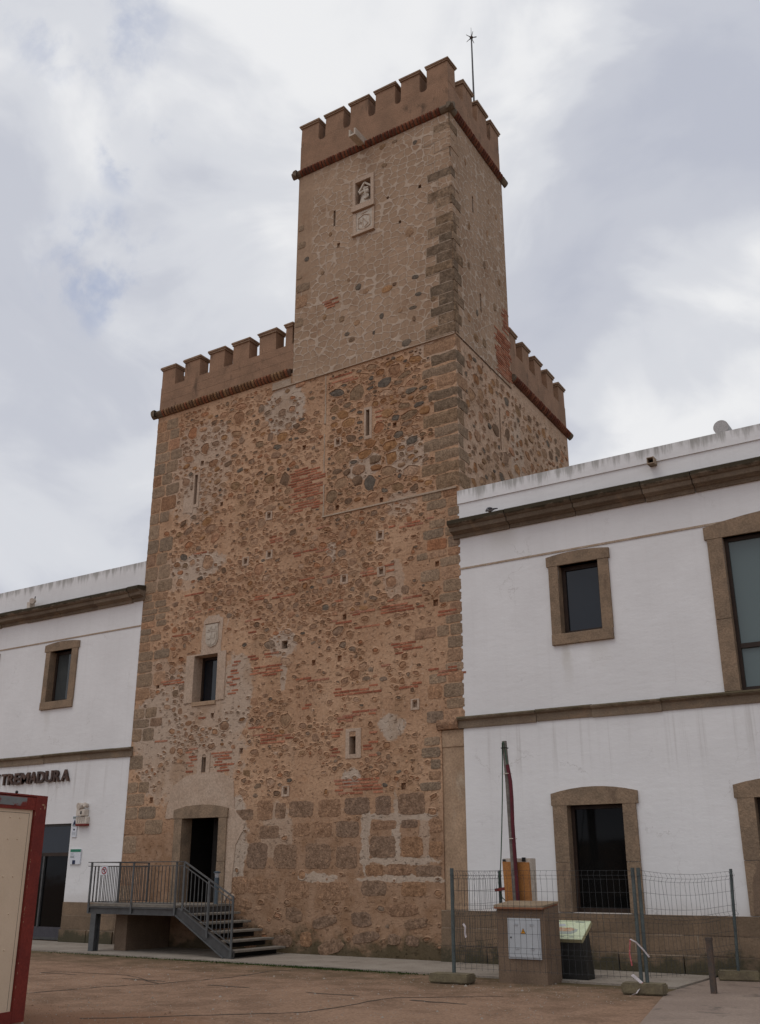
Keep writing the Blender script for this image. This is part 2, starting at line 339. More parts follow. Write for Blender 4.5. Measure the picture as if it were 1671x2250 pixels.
M['grey_door'] = noisy('grey_enamel', (0.50, 0.52, 0.54), (0.46, 0.48, 0.50), 3, 0.5, 50, 0, grain=0.06)
M['yellow'] = noisy('warning_yellow', (0.75, 0.34, 0.03), (0.68, 0.30, 0.03), 4, 0.6, 50, 0)
M['black'] = noisy('black_paint', (0.018, 0.018, 0.018), (0.025, 0.024, 0.023), 4, 0.6, 50, 0)
M['cream'] = noisy('cream_panel', (0.69, 0.55, 0.40), (0.63, 0.50, 0.36), 1.5, 0.7, 40, 0.001, grain=0.05)
M['redsteel'] = noisy('red_oxide_steel', (0.20, 0.032, 0.022), (0.15, 0.025, 0.02), 4, 0.7, 40, 0.002)
M['chip'] = noisy('flaked_paint', (0.42, 0.27, 0.16), (0.34, 0.2, 0.12), 14)
M['letter'] = noisy('weathered_bronze', (0.115, 0.06, 0.04), (0.06, 0.038, 0.031), 6, 0.5, 40, 0.001, 0.4, 0.4)
M['plastic'] = noisy('aged_white_plastic', (0.62, 0.55, 0.47), (0.5, 0.43, 0.36), 9, 0.6, 40, 0.001)
M['paper'] = noisy('white_sign', (0.66, 0.68, 0.72), (0.62, 0.64, 0.68), 3, 0.6, 40, 0)
M['green'] = noisy('sign_green', (0.03, 0.21, 0.125), (0.025, 0.18, 0.11), 3, 0.6, 40, 0)
M['ink'] = noisy('printed_grey', (0.22, 0.26, 0.26), (0.2, 0.23, 0.23), 3, 0.6, 40, 0)
M['navy'] = noisy('printed_navy', (0.02, 0.03, 0.07), (0.02, 0.025, 0.06), 3, 0.6, 40, 0)
M['signred'] = noisy('prohibition_red', (0.33, 0.03, 0.03), (0.28, 0.03, 0.03), 3, 0.6, 40, 0)
M['oldred'] = noisy('faded_red_paint', (0.22, 0.04, 0.03), (0.16, 0.035, 0.03), 6)
M['pole'] = noisy('weathered_pole', (0.21, 0.19, 0.165), (0.13, 0.115, 0.10), 9, 0.9, 40, 0.004)
M['conduit'] = noisy('red_conduit', (0.115, 0.014, 0.022), (0.085, 0.014, 0.02), 4, 0.5, 40, 0)
M['cable'] = noisy('green_cable', (0.05, 0.11, 0.065), (0.04, 0.08, 0.055), 4, 0.6, 40, 0)
M['board'] = noisy('orange_board', (0.44, 0.19, 0.055), (0.36, 0.155, 0.05), 3, 0.7, 40, 0.001)
M['panel'] = noisy('pale_green_panel', (0.62, 0.68, 0.47), (0.58, 0.63, 0.43), 3, 0.4, 40, 0)
M['lect_side'] = noisy('panel_edge', (0.42, 0.38, 0.22), (0.36, 0.32, 0.19), 3, 0.6, 40, 0)
M['lect_black'] = noisy('black_pedestal', (0.022, 0.022, 0.02), (0.03, 0.028, 0.026), 3, 0.5, 40, 0)
M['map'] = noisy('printed_plan', (0.45, 0.22, 0.09), (0.52, 0.42, 0.33), 28, 0.5, 60, 0)
M['map_grey'] = noisy('printed_plan_grey', (0.40, 0.44, 0.38), (0.34, 0.37, 0.33), 12, 0.5, 60, 0)  # grey printed area around the plan
M['tape'] = noisy('white_tape', (0.55, 0.50, 0.50), (0.42, 0.37, 0.37), 12, 0.6, 40, 0)
M['tape_red'] = noisy('red_tape', (0.42, 0.06, 0.06), (0.5, 0.2, 0.2), 20, 0.6, 40, 0)
M['bollard'] = noisy('blue_grey_enamel', (0.075, 0.098, 0.115), (0.062, 0.082, 0.098), 3, 0.4, 40, 0)
M['chrome'] = noisy('brushed_metal', (0.6, 0.64, 0.68), (0.5, 0.54, 0.58), 6, 0.35, 40, 0, 0.6)
M['vent'] = noisy('grey_cement_pipe', (0.46, 0.45, 0.44), (0.40, 0.39, 0.38), 3)
M['roof'] = noisy('roof_felt', (0.22, 0.2, 0.18), (0.17, 0.155, 0.14), 2)
M['feather'] = noisy('pigeon_grey', (0.16, 0.165, 0.175), (0.26, 0.265, 0.275), 40, 0.8, 60, 0)
M['feather_dark'] = noisy('pigeon_dark', (0.035, 0.037, 0.042), (0.05, 0.05, 0.055), 30, 0.8, 60, 0)
M['blind'] = noisy('window_blind', (0.33, 0.36, 0.35), (0.29, 0.32, 0.31), 2, 0.6, 40, 0)
M['curtain'] = noisy('grey_curtain', (0.055, 0.06, 0.058), (0.045, 0.05, 0.05), 3, 0.8, 40, 0)
M['kick'] = noisy('door_kick_plate', (0.07, 0.065, 0.075), (0.055, 0.052, 0.06), 3, 0.5, 40, 0)

def glass(name, tint, rough=0.04, spec=0.5):
    m, t = material(name)
    p = t.pos()
    n = bump(t, t.noise(p, 1.2, 2, 0.5), 0.01, 0.25)
    set_(t, tint, rough, n, 0, spec)
    return m
M['glass'] = glass('window_glass', (0.010, 0.013, 0.018))
M['glass_dark'] = glass('dark_window_glass', (0.006, 0.006, 0.006), 0.06, 0.14)
M['glass_blind'] = glass('blind_behind_glass', (0.115, 0.150, 0.148), 0.08, 0.5)

def ground_mat():
    m, t = material('dirt_ground')
    p = t.pos(); x, y, z = t.sep(p)
    a = t.noise(p, 0.35, 5, 0.6); b = t.noise(p, 1.7, 6, 0.68, 0.4); c = t.noise(p, 24, 5, 0.7); e = t.noise(p, 90, 3, 0.6)
    col = t.mix(t.step(b, 0.35, 0.68), (0.33, 0.21, 0.14), (0.22, 0.138, 0.09))
    col = t.mix(t.math('MULTIPLY', t.step(a, 0.45, 0.62), 0.6), col, (0.37, 0.235, 0.155))
    # bare reddish soil nearer the camera
    yy = t.math('ADD', y, t.math('MULTIPLY', t.math('SUBTRACT', t.noise(p, 0.6, 5, 0.65), 0.5), 3.2))
    soil = t.step(yy, -8.5, -9.6)
    col = t.mix(t.math('MULTIPLY', soil, 0.75), col, t.mix(t.step(c, 0.35, 0.65), (0.34, 0.18, 0.10), (0.17, 0.085, 0.05)))
    # moss along the pavement
    my = t.math('ADD', y, t.math('MULTIPLY', t.math('SUBTRACT', b, 0.5), 0.9))
    moss = t.math('MULTIPLY', t.step(my, -2.95, -2.45), t.step(t.noise(p, 0.7, 4, 0.6), 0.33, 0.55))
    col = t.mix(t.math('MULTIPLY', moss, 0.8), col, (0.062, 0.068, 0.022))
    mz2 = t.step(my, -5.2, -2.9)
    col = t.mix(t.math('MULTIPLY', mz2, t.math('ADD', 0.35, t.math('MULTIPLY', t.step(b, 0.4, 0.6), 0.4))), col, (0.135, 0.095, 0.055))
    gravel = t.step(e, 0.62, 0.74)
    col = t.mix(t.math('MULTIPLY', gravel, 0.4), col, (0.46, 0.38, 0.31))
    col = t.mix(0.45, col, t.ramp(c, [(0.3, (0.15, 0.15, 0.15)), (0.5, (0.5, 0.5, 0.5)), (0.72, (0.85, 0.85, 0.85))]), 'OVERLAY')
    n = bump(t, b, 0.05, 0.5); n = bump(t, c, 0.03, 0.8, n); n = bump(t, e, 0.012, 0.7, n)
    set_(t, col, 0.93, n, 0, 0.12)
    return m
M['ground'] = ground_mat()
M['pavement'] = noisy('pavement_concrete', (0.33, 0.285, 0.235), (0.26, 0.22, 0.18), 1.2, 0.85, 30, 0.006, c2=(0.20, 0.17, 0.135))
M['yard'] = noisy('yard_concrete', (0.31, 0.235, 0.185), (0.25, 0.185, 0.145), 0.9, 0.6, 30, 0.006, spec=0.45, c2=(0.13, 0.10, 0.08))
M['pebble'] = noisy('reddish_pebble', (0.26, 0.15, 0.09), (0.15, 0.09, 0.06), 20)
M['crack'] = noisy('joint_dirt', (0.07, 0.052, 0.04), (0.10, 0.075, 0.055), 6)
M['grass'] = noisy('moss_green', (0.05, 0.085, 0.018), (0.035, 0.055, 0.015), 14, 0.95, 50, 0.02)


# ------------------------------------------------------------------ mesh building
class MB:
    def __init__(s): s.v = []; s.f = []; s.m = []; s.mats = []; s.sm = []
    def mi(s, mat):
        mt = M[mat] if isinstance(mat, str) else mat
        if mt not in s.mats: s.mats.append(mt)
        return s.mats.index(mt)
    def add(s, vs, fs, mat, smooth=False):
        o = len(s.v); k = s.mi(mat)
        s.v += [tuple(q) for q in vs]
        for f in fs: s.f.append([i + o for i in f]); s.m.append(k); s.sm.append(smooth)
    def quad(s, a, b, c, d, mat): s.add([a, b, c, d], [(0, 1, 2, 3)], mat)
    def box(s, x0, x1, y0, y1, z0, z1, mat, jit=0.0, rg=None):
        vs = [(x0, y0, z0), (x1, y0, z0), (x1, y1, z0), (x0, y1, z0), (x0, y0, z1), (x1, y0, z1), (x1, y1, z1), (x0, y1, z1)]
        if jit:
            g = rg or rnd
            vs = [tuple(c + g.uniform(-jit, jit) for c in q) for q in vs]
        s.add(vs, [(0, 3, 2, 1), (4, 5, 6, 7), (0, 1, 5, 4), (1, 2, 6, 5), (2, 3, 7, 6), (3, 0, 4, 7)], mat)
    def bbox(s, x0, x1, y0, y1, z0, z1, mat, b=0.01):
        """box with chamfered edges"""
        bm = bmesh.new()
        bmesh.ops.create_cube(bm, size=1)
        bmesh.ops.scale(bm, vec=(x1 - x0, y1 - y0, z1 - z0), verts=bm.verts)
        bmesh.ops.translate(bm, vec=((x0 + x1) / 2, (y0 + y1) / 2, (z0 + z1) / 2), verts=bm.verts)
        bmesh.ops.bevel(bm, geom=bm.edges[:], offset=b, segments=2, affect='EDGES', profile=0.5)
        s.bm(bm, mat)
    def bm(s, bm, mat, smooth=False):
        bm.verts.ensure_lookup_table(); bm.verts.index_update()
        s.add([q.co[:] for q in bm.verts], [[q.index for q in f.verts] for f in bm.faces], mat, smooth); bm.free()
    def prism_xz(s, poly, y0, y1, mat, T=None):
        """polygon in (x,z), extruded from y0 (front) to y1"""
        n = len(poly)
        ar = sum(poly[i][0] * poly[(i + 1) % n][1] - poly[(i + 1) % n][0] * poly[i][1] for i in range(n))
        if ar < 0: poly = poly[::-1]
        vs = [(x, y0, z) for x, z in poly] + [(x, y1, z) for x, z in poly]
        if T: vs = [T(*q) for q in vs]
        fs = [tuple(range(n)), tuple(range(2 * n - 1, n - 1, -1))]
        fs += [(i, i + n, (i + 1) % n + n, (i + 1) % n) for i in range(n)]
        s.add(vs, fs, mat)
    def prism_x(s, prof, x0, x1, mat, T=None):
        """profile in (y,z), extruded along x"""
        n = len(prof)
        vs = [(x0, y, z) for y, z in prof] + [(x1, y, z) for y, z in prof]
        if T: vs = [T(*q) for q in vs]
        fs = [tuple(range(n)), tuple(range(2 * n - 1, n - 1, -1))]
        fs += [(i, i + n, (i + 1) % n + n, (i + 1) % n) for i in range(n)]
        s.add(vs, fs, mat)
    def tube(s, pts, r, mat, n=8, cap=True, smooth=True):
        pts = [Vector(p) for p in pts]; k = len(pts)
        rs = r if isinstance(r, (list, tuple)) else [r] * k
        vs = []; fs = []
        for i, p in enumerate(pts):
            t = (pts[min(i + 1, k - 1)] - pts[max(i - 1, 0)]).normalized()
            a = t.cross(Vector((0, 0, 1)) if abs(t.z) < 0.95 else Vector((0, 1, 0))).normalized(); b = t.cross(a)
            for j in range(n):
                g = 2 * math.pi * (j + 0.5) / n
                vs.append(p + a * math.cos(g) * rs[i] + b * math.sin(g) * rs[i])
        for i in range(k - 1):
            for j in range(n):
                fs.append((i * n + j, i * n + (j + 1) % n, (i + 1) * n + (j + 1) % n, (i + 1) * n + j))
        s.add(vs, fs, mat, smooth)
        if cap:
            s.add(vs[:n], [tuple(range(n))], mat); s.add(vs[-n:], [tuple(range(n - 1, -1, -1))], mat)
    def bar(s, p, q, wd, mat, dp=None):
        """straight square bar"""
        s.tube([p, q], wd * 0.7071, mat, 4, True, False)
    def lathe(s, prof, cx, cy, mat, n=20):
        vs = []; fs = []
        for r, z in prof:
            for j in range(n):
                g = 2 * math.pi * j / n; vs.append((cx + r * math.cos(g), cy + r * math.sin(g), z))
        for i in range(len(prof) - 1):
            for j in range(n): fs.append((i * n + j, i * n + (j + 1) % n, (i + 1) * n + (j + 1) % n, (i + 1) * n + j))
        s.add(vs, fs, mat, True)
        s.add(vs[-n:], [tuple(range(n))], mat)
    def stone(s, T, u, v, w_, h, d, mat, rg, n=10, sq=2.3, jit=0.13):
        """irregular stone on a wall: u,v centre; T maps (u, out, v) to the world"""
        rx, rz = w_ / 2, h / 2
        rot = rg.uniform(-0.25, 0.25) if sq < 4 else rg.uniform(-0.03, 0.03)
        ca, sa = math.cos(rot), math.sin(rot)
        ring = []
        a0 = rg.uniform(0, 6.28) if sq < 4 else 0
        for i in range(n):
            a = a0 + 2 * math.pi * (i + (rg.uniform(-0.2, 0.2) if sq < 4 else 0)) / n
            c, si = math.cos(a), math.sin(a)
            k = (abs(c) ** sq + abs(si) ** sq) ** (-1 / sq) * (1 + rg.uniform(-jit, jit))
            ring.append((c * k * rx, si * k * rz))
        vs = []
        for fr, out in ((1.0, -0.012), (0.93, d * 0.72), (0.62, d)):
            for (a, b) in ring:
                o = out * (1 + rg.uniform(-0.22, 0.22)) if out > 0 else out
                aa, bb = a * fr, b * fr
                vs.append(T(u + aa * ca - bb * sa, o, v + aa * sa + bb * ca))
        vs.append(T(u, d * rg.uniform(0.8, 1.15), v))
        fs = []
        for i in range(n):
            j = (i + 1) % n
            fs += [(i, j, n + j, n + i), (n + i, n + j, 2 * n + j, 2 * n + i), (2 * n + i, 2 * n + j, 3 * n)]
        s.add(vs, fs, mat)
    def set_stone(s, T, u, v, w_, h, mat, mm, rg, n=9, lip=.018):
        """stone lying back in the mortar: a ragged mortar lip stands proud around it"""
        rx, rz = w_ / 2, h / 2; sq = rg.choice([2.0, 2.5, 3.2]); rot = rg.uniform(-.3, .3); ca, sa = math.cos(rot), math.sin(rot); a0 = rg.uniform(0, 6.28)
        ring = []
        for i in range(n):
            a = a0 + 2 * math.pi * (i + rg.uniform(-.22, .22)) / n
            c, si = math.cos(a), math.sin(a)
            k = (abs(c) ** sq + abs(si) ** sq) ** (-1 / sq) * (1 + rg.uniform(-.17, .17)); ring.append((c * k * rx, si * k * rz))
        def P(q, add, o):
            L = math.hypot(*q); f = (L + add) / L
            a, b = q[0] * f, q[1] * f
            return T(u + a * ca - b * sa, o, v + a * sa + b * ca)
        vs = []
        for q in ring: vs.append(P(q, rg.uniform(.03, .055), -.003))
        for q in ring: vs.append(P(q, rg.uniform(.006, .012), lip * rg.uniform(.75, 1.1)))
        for q in ring: vs.append(P(q, -.001, lip * rg.uniform(.6, .85)))
        for q in ring: vs.append(P(q, -.010, -.012))
        fs = [(r * n + i, r * n + (i + 1) % n, (r + 1) * n + (i + 1) % n, (r + 1) * n + i) for r in range(3) for i in range(n)]
        s.add(vs, fs, mm)
        vs = [P(q, -.006, .0) for q in ring] + [P((q[0] * .6, q[1] * .6), 0, lip * rg.uniform(.2, 1.0)) for q in ring] + [T(u, lip * rg.uniform(.3, 1.1), v)]
        fs = []
        for i in range(n):
            j = (i + 1) % n; fs += [(i, j, n + j, n + i), (n + i, n + j, 2 * n)]
        s.add(vs, fs, mat)
    def wall(s, T, u0, u1, v0, v1, holes, depth, mat, rev=None, back=None):
        """flat wall in (u,v) with rectangular holes; holes: (u0,u1,v0,v1[,depth[,reveal mat[,back mat or None]]])"""
        us = sorted({u0, u1, *[c for h in holes for c in h[:2] if u0 < c < u1]})
        vs_ = sorted({v0, v1, *[c for h in holes for c in h[2:4] if v0 < c < v1]})
        for i in range(len(us) - 1):
            for j in range(len(vs_) - 1):
                cu, cv = (us[i] + us[i + 1]) / 2, (vs_[j] + vs_[j + 1]) / 2
                if any(h[0] < cu < h[1] and h[2] < cv < h[3] for h in holes): continue
                s.quad(T(us[i], 0, vs_[j]), T(us[i + 1], 0, vs_[j]), T(us[i + 1], 0, vs_[j + 1]), T(us[i], 0, vs_[j + 1]), mat)
        for h in holes:
            a, b, c, e = h[:4]; dp = h[4] if len(h) > 4 else depth
            rm = h[5] if len(h) > 5 else (rev or mat); bk = h[6] if len(h) > 6 else (back or 'dark_void')
            s.quad(T(a, 0, c), T(b, 0, c), T(b, -dp, c), T(a, -dp, c), rm)
            s.quad(T(a, 0, e), T(a, -dp, e), T(b, -dp, e), T(b, 0, e), rm)
            s.quad(T(a, 0, c), T(a, -dp, c), T(a, -dp, e), T(a, 0, e), rm)
            s.quad(T(b, 0, c), T(b, 0, e), T(b, -dp, e), T(b, -dp, c), rm)
            if bk: s.quad(T(a, -dp, c), T(b, -dp, c), T(b, -dp, e), T(a, -dp, e), bk)
    def obj(s, name, parent=None, **tags):
        me = bpy.data.meshes.new(name)
        off = Vector((0, 0, 0)); q = parent
        while q is not None: off += q.location; q = q.parent
        me.from_pydata([(x - off.x, y - off.y, z - off.z) for x, y, z in s.v], [], s.f)
        for m in s.mats: me.materials.append(m)
        me.polygons.foreach_set('material_index', s.m); me.polygons.foreach_set('use_smooth', s.sm)
        me.update()
        o = bpy.data.objects.new(name, me); COL.objects.link(o)
        if parent is not None: o.parent = parent
        for k, v in tags.items(): o[k] = v
        return o

def thing(name, label, cat, loc=(0, 0, 0), group=None):
    o = bpy.data.objects.new(name, None); COL.objects.link(o); o.location = loc; o.empty_display_size = 0.3
    o['label'] = label; o['category'] = cat
    if group: o['group'] = group
    return o

def Tfront(u, o, v): return (u, -o, v)
SK = -0.047                                                # the tower's side leans in plan a little
SN = Vector((1, -SK, 0)).normalized()
def Tside(u, o, v): return (0.68 + SK * u + SN.x * o, u + SN.y * o, v)

# ================================================================== THE TOWER
tower = thing('stone_tower', 'tall square castle tower of rubble stone with crenellated top and narrower upper block', 'tower', (-4.35, 0, 0))
XL, XR = -9.39, 0.68
ZT = 14.15                                                 # foot of the plastered upper block
putlog = [(-2.8, 12.06), (-4.98, 10.48), (-4.92, 9.4), (-5.71, 9.35), (-1.51, 9.3), (-1.48, 8.39), (-2.55, 8.37), (-4.15, 3.47), (-0.59, 5.18)]
putlog2 = [(-1.48, 10.21), (-2.8, 10.27), (0.19, 10.22), (-1.09, 12.11), (-3.89, 12.17), (-4.88, 11.22), (-6.68, 11.15), (-7.5, 12.55),
           (-8.88, 12.48), (0.04, 8.33), (-0.02, 7.42), (-2.53, 7.43), (-2.66, 6.44), (-3.42, 6.42), (-7.51, 6.38), (-6.58, 5.42), (-8.58, 6.36), (-8.5, 3.42), (-5.57, 4.48), (-0.91, 3.44)]
holes = [(-7.30, -6.49, 5.80, 7.01, 0.42, 'smooth_plaster', None),
         (-7.34, -6.14, 1.0, 2.94, 0.32, 'frame_stone', None),
         (-1.94, -1.83, 12.02, 12.74, 0.5, 'smooth_plaster', 'dark_void'),
         (-7.73, -7.62, 11.34, 12.23, 0.4, 'smooth_plaster', 'dark_void'),
         (-2.35, -2.17, 4.20, 4.71, 0.5, 'smooth_plaster', 'dark_void'),
         (-6.83, -6.69, 4.03, 4.40, 0.3, 'smooth_plaster', 'dark_void'),
         (-4.42, -4.23, 6.87, 7.07, 0.5, 'mortar', 'dark_void')]
pr = random.Random(3)
for (a, b) in putlog: holes.append((a - 0.06, a + 0.06, b - 0.07, b + 0.07, 0.08, 'smooth_plaster', 'smooth_plaster'))
for (a, b) in putlog2:
    q = pr.uniform(0.05, 0.065); holes.append((a - q, a + q, b - q - 0.01, b + q + 0.01, 0.085, 'mortar', 'mortar'))
wall = MB()
for (a_, c_, e_, g_) in ((XL, .06, 0.0, 4.6), (XL, .60, 4.6, 9.985), (XL, XR, 9.985, 14.5)):
    wall.wall(Tfront, a_, c_, e_, g_, [h for h in holes if e_ <= (h[2] + h[3]) / 2 < g_], 0.3, 'mortar')
wall.quad((.06, 0, 0), (.06, .1, 0), (.06, .1, 4.6), (.06, 0, 4.6), 'mortar'); wall.quad((.06, 0, 4.6), (.06, .1, 4.6), (.6, .1, 4.6), (.6, 0, 4.6), 'mortar')
wall.wall(Tside, 0, 7.9, 9.4, 14.5, [(2.55, 2.63, 12.0, 13.2, .3, 'mortar_side', 'dark_void'), (3.9, 4.0, 13.2, 13.4, .2, 'mortar_side', 'mortar_side'), (5.3, 5.4, 13.1, 13.3, .2, 'mortar_side', 'mortar_side')], 0.2, 'mortar_side')
wall.quad((XL, 7.9, 0), (XL, 0, 0), (XL, 0, 14.5), (XL, 7.9, 14.5), 'mortar')
wall.quad((0.68 + SK * 7.9, 7.9, 0), (XL, 7.9, 0), (XL, 7.9, 14.5), (0.68 + SK * 7.9, 7.9, 14.5), 'mortar')
wall.quad((XL, 0.02, 14.45), (0.6, 0.02, 14.45), (0.3, 7.88, 14.45), (XL, 7.88, 14.45), 'roof')

# ---- stones
rg = random.Random(11)
excl = []                                                  # (x0,x1,z0,z1) kept free of rubble on the front
for h in holes: excl.append((h[0] - 0.03, h[1] + 0.03, h[2] - 0.03, h[3] + 0.03))
excl += [(-7.6, -6.19, 5.6, 7.08), (-7.15, -6.35, 7.05, 8.1), (-7.64, -5.86, 0.9, 3.25), (-6.98, -6.55, 3.98, 4.52), (-2.46, -1.97, 4.02, 4.8),
         (-7.9, -5.7, 3.1, 4.02), (-2.02, -1.76, 11.95, 12.85), (-1.5, -0.95, 4.5, 5.0), (-8.15, -7.6, 11.1, 11.6), (.02, .7, 0, 4.66)]
def free(u, v, w_, h, ex):
    return not any(a < u + w_ / 2 and u - w_ / 2 < b and c < v + h / 2 and v - h / 2 < e for a, b, c, e in ex)

# right quoins (both faces at once), heights as in the photo
def quoin(z0, z1, lf, ls, out, mat):
    """corner block: lf along the front, ls along the side"""
    g = rg; z0 += 0.018; z1 -= 0.018
    nf, ns = max(2, int(lf / 0.12)), max(2, int(ls / 0.12))
    pts = [(XR - lf + lf * i / nf, -out) for i in range(nf)]
    pts += [(XR + out * 0.8, -out * 0.8)]
    for i in range(1, ns + 1):
        q = Tside(ls * i / ns, out, 0); pts.append((q[0], q[1]))
    k = len(pts); rows = 4
    vs = []
    for r in range(rows):
        zz = z0 + (z1 - z0) * r / (rows - 1)
        for i, (a, b) in enumerate(pts):
            e = 0.006
            vs.append((a + g.uniform(-e, e) - (0.02 if (i == nf and r in (0, rows - 1)) else 0), b + g.uniform(-e, e) + (0.012 if r in (0, rows - 1) else 0), zz + g.uniform(-e, e) * 1.3))
    fs = [(r * k + i, r * k + i + 1, (r + 1) * k + i + 1, (r + 1) * k + i) for r in range(rows - 1) for i in range(k - 1)]
    o = len(vs)
    inner = [(pts[0][0], 0.02), (XR - 0.05, 0.02), Tside(ls, -0.03, 0)[:2]]
    # close the ends, top and bottom against the wall
    for zz in (z0, z1):
        for (a, b) in inner: vs.append((a, b, zz))
    fs += [tuple([i for i in range(k)][::-1]) + (o, o + 1, o + 2), tuple((rows - 1) * k + i for i in range(k)) + (o + 5, o + 4, o + 3)]
    fs += [(0, k, 2 * k, 3 * k, o + 3, o), (k - 1, o + 2, o + 5, 4 * k - 1, 3 * k - 1, 2 * k - 1)]
    wall.add(vs, fs, mat)
z = 10.12; i = 0
qhs = [.40, .33, .30, .34, .27, .36, .33, .27, .36, .30, .33]
while z < 14.1:
    h = min(qhs[i % len(qhs)] * rg.uniform(.9, 1.1), 14.15 - z + 0.001)
    if h < .12: break
    lf = rg.uniform(.75, 1.05) if i % 2 else rg.uniform(.5, .7)
    quoin(z, z + h, lf, rg.uniform(.25, .35) if i % 2 else rg.uniform(.4, .6), 0.013, 'ashlar_dark' if rg.random() < .55 else 'ashlar')
    excl.append((XR - lf - .03, XR, z, z + h)); z += h; i += 1
# below: blocks on the front only, the white wing hides the side
def blk(x0, x1, z0, z1, mat='ashlar', d=0.011, sq=11, jit=0.035, n=28):
    wall.stone(Tfront, (x0 + x1) / 2, (z0 + z1) / 2, x1 - x0, z1 - z0, d, mat, rg, n, sq, jit)
    excl.append((x0 - .02, x1 + .02, z0 - .02, z1 + .02))
z = 4.72
while z < 10.05:
    h = rg.uniform(.19, .33); x = 0.655
    for c in range(rg.choice([1, 2, 2, 3])):
        wd = rg.uniform(.32, .62)
        if not free(x - wd / 2, z + h / 2, wd - .06, h - .06, [(-9, 0.7, a[2], a[3]) if False else a for a in excl[:len(holes)]]): break
        blk(x - wd + .02, x, z + .009, z + h - .009, 'ashlar' if rg.random() < .75 else 'rubble'); x -= wd + .006
        if x < -0.6: break
    z += h
z = 3.3
while z < 4.4:
    h = rg.uniform(.2, .3); wd = rg.uniform(.25, .6); blk(.03 - wd, .03, z + .018, z + h - .018, 'ashlar'); z += h
# left quoins
z = 0.95; i = 0
while z < 14.05:
    h = rg.uniform(.32, .46) if (z < 3.6 or z > 8.9) else (rg.uniform(.16, .24) if 7.2 < z < 8.9 else rg.uniform(.2, .4))
    if z + h > 14.3: break
    n_ = 2 if rg.random() < .75 else 1
    if 3.9 < z < 7 and rg.random() < .35: n_ = 0
    x = XL - 0.012
    for c in range(n_):
        wd = rg.uniform(.34, .62) * (1.25 if z < 3.3 else 1)
        if z < 3.0 and x + wd > -7.7: break
        blk(x, x + wd, z + .009, z + h - .009, 'ashlar' if rg.random() < .85 else 'rubble'); x += wd + .022
    z += h; i += 1
# big base blocks, right part read off the photo
for b in [(-4.04, -3.32, 2.87, 3.24), (-3.20, -2.55, 2.85, 3.25), (-2.48, -1.78, 2.88, 3.26), (-1.65, -1.23, 2.85, 3.27), (-1.07, -0.36, 2.83, 3.30),
          (-1.76, -1.09, 2.55, 2.74), (-0.99, -0.56, 2.57, 2.75), (-1.80, -1.11, 1.96, 2.43), (-0.99, -0.43, 1.97, 2.41),
          (-1.91, -1.43, 1.61, 1.84), (-1.33, -0.72, 1.62, 1.85), (-0.64, 0.02, 1.59, 1.82), (-2.02, -1.34, 1.20, 1.52), (-1.0, -0.36, 1.20, 1.50),
          (-0.30, 0.03, 1.98, 2.3), (-0.28, 0.03, 2.45, 2.75), (-5.0, -4.5, 2.82, 3.3), (-5.68, -5.08, 2.85, 3.1), (-4.45, -4.12, 2.85, 3.22),
          (-4.45, -3.75, 1.75, 2.3), (-5.25, -4.62, 1.75, 2.35), (-3.55, -2.8, 1.75, 2.3), (-2.7, -2.1, 1.75, 2.25), (-5.68, -5.2, 1.2, 1.6),
          (-3.9, -3.4, 2.45, 2.75), (-3.3, -2.8, 2.42, 2.75), (-2.7, -2.05, 2.4, 2.76), (-4.9, -4.3, 2.42, 2.72), (-5.2, -4.3, 1.22, 1.55), (-4.1, -3.4, 1.12, 1.5), (-3.2, -2.3, 1.1, 1.48)]:
    blk(*b, mat='granite_block', d=0.008, sq=7, jit=0.06, n=30)
for k in range(26):                                        # lower courses, half buried in mortar
    u, v = rg.uniform(-5.6, -0.3), rg.uniform(.15, 1.0); wd, h = rg.uniform(.3, .8), rg.uniform(.18, .34)
    if free(u, v, wd, h, excl): blk(u - wd / 2, u + wd / 2, v - h / 2, v + h / 2, 'granite_block', .016, 3.5, .1, 14)

# brick repairs on the front
bricks = [(-4.27, -3.25, 10.75, 11.6), (-4.29, -3.23, 10.4, 10.62), (-6.17, -5.75, 5.9, 6.75), (-5.28, -4.45, 6.25, 6.5), (-6.54, -5.8, 4.02, 4.5),
          (-7.26, -6.99, 4.05, 4.48), (-2.8, -2.47, 4.18, 4.78), (-1.96, -1.63, 4.13, 4.66), (-2.7, -1.5, 3.33, 3.62), (-4.95, -4.05, 4.6, 4.8),
          (-2.75, -1.56, 5.55, 5.74), (-2.9, -2.12, 7.28, 7.5), (-1.75, -1.45, 12.3, 12.75), (-3.1, -2.3, 13.72, 13.95), (-0.1, .6, 7.1, 7.2),
          (-1.4, -.5, 7.35, 7.5), (-2.0, -1.2, 8.35, 8.5), (-0.1, .62, 5.75, 5.9), (-1.65, -0.9, 4.92, 5.02), (-8.6, -7.7, 6.35, 6.45), (-4.9, -4.4, 9.7, 9.85), (-4.7, -4.1, 8.2, 8.3), (-1.2, -.6, 6.5, 6.58)]
def brick_patch(T, u0, u1, v0, v1, drop, ex):
    v = v0; r = 0
    while v < v1:
        u = u0 - rg.uniform(0, .2)
        while u < u1:
            wd = rg.uniform(.2, .28)
            if rg.random() > drop and u + wd * .5 > u0 and u + wd * .5 < u1 and free(u + wd / 2, v + .02, wd, .04, ex):
                j = .005
                o = rg.uniform(.006, .016)
                P = [(u, v), (u + wd - .015, v), (u + wd - .015, v + .042), (u, v + .042)]
                P = [(a + rg.uniform(-j, j), b + rg.uniform(-j, j)) for a, b in P]
                vs = [T(a, -.01, b) for a, b in P] + [T(a, o, b) for a, b in P]
                wall.add(vs, [(4, 5, 6, 7), (0, 1, 5, 4), (1, 2, 6, 5), (2, 3, 7, 6), (3, 0, 4, 7)], 'brick')
            u += wd
        v += .072; r += 1
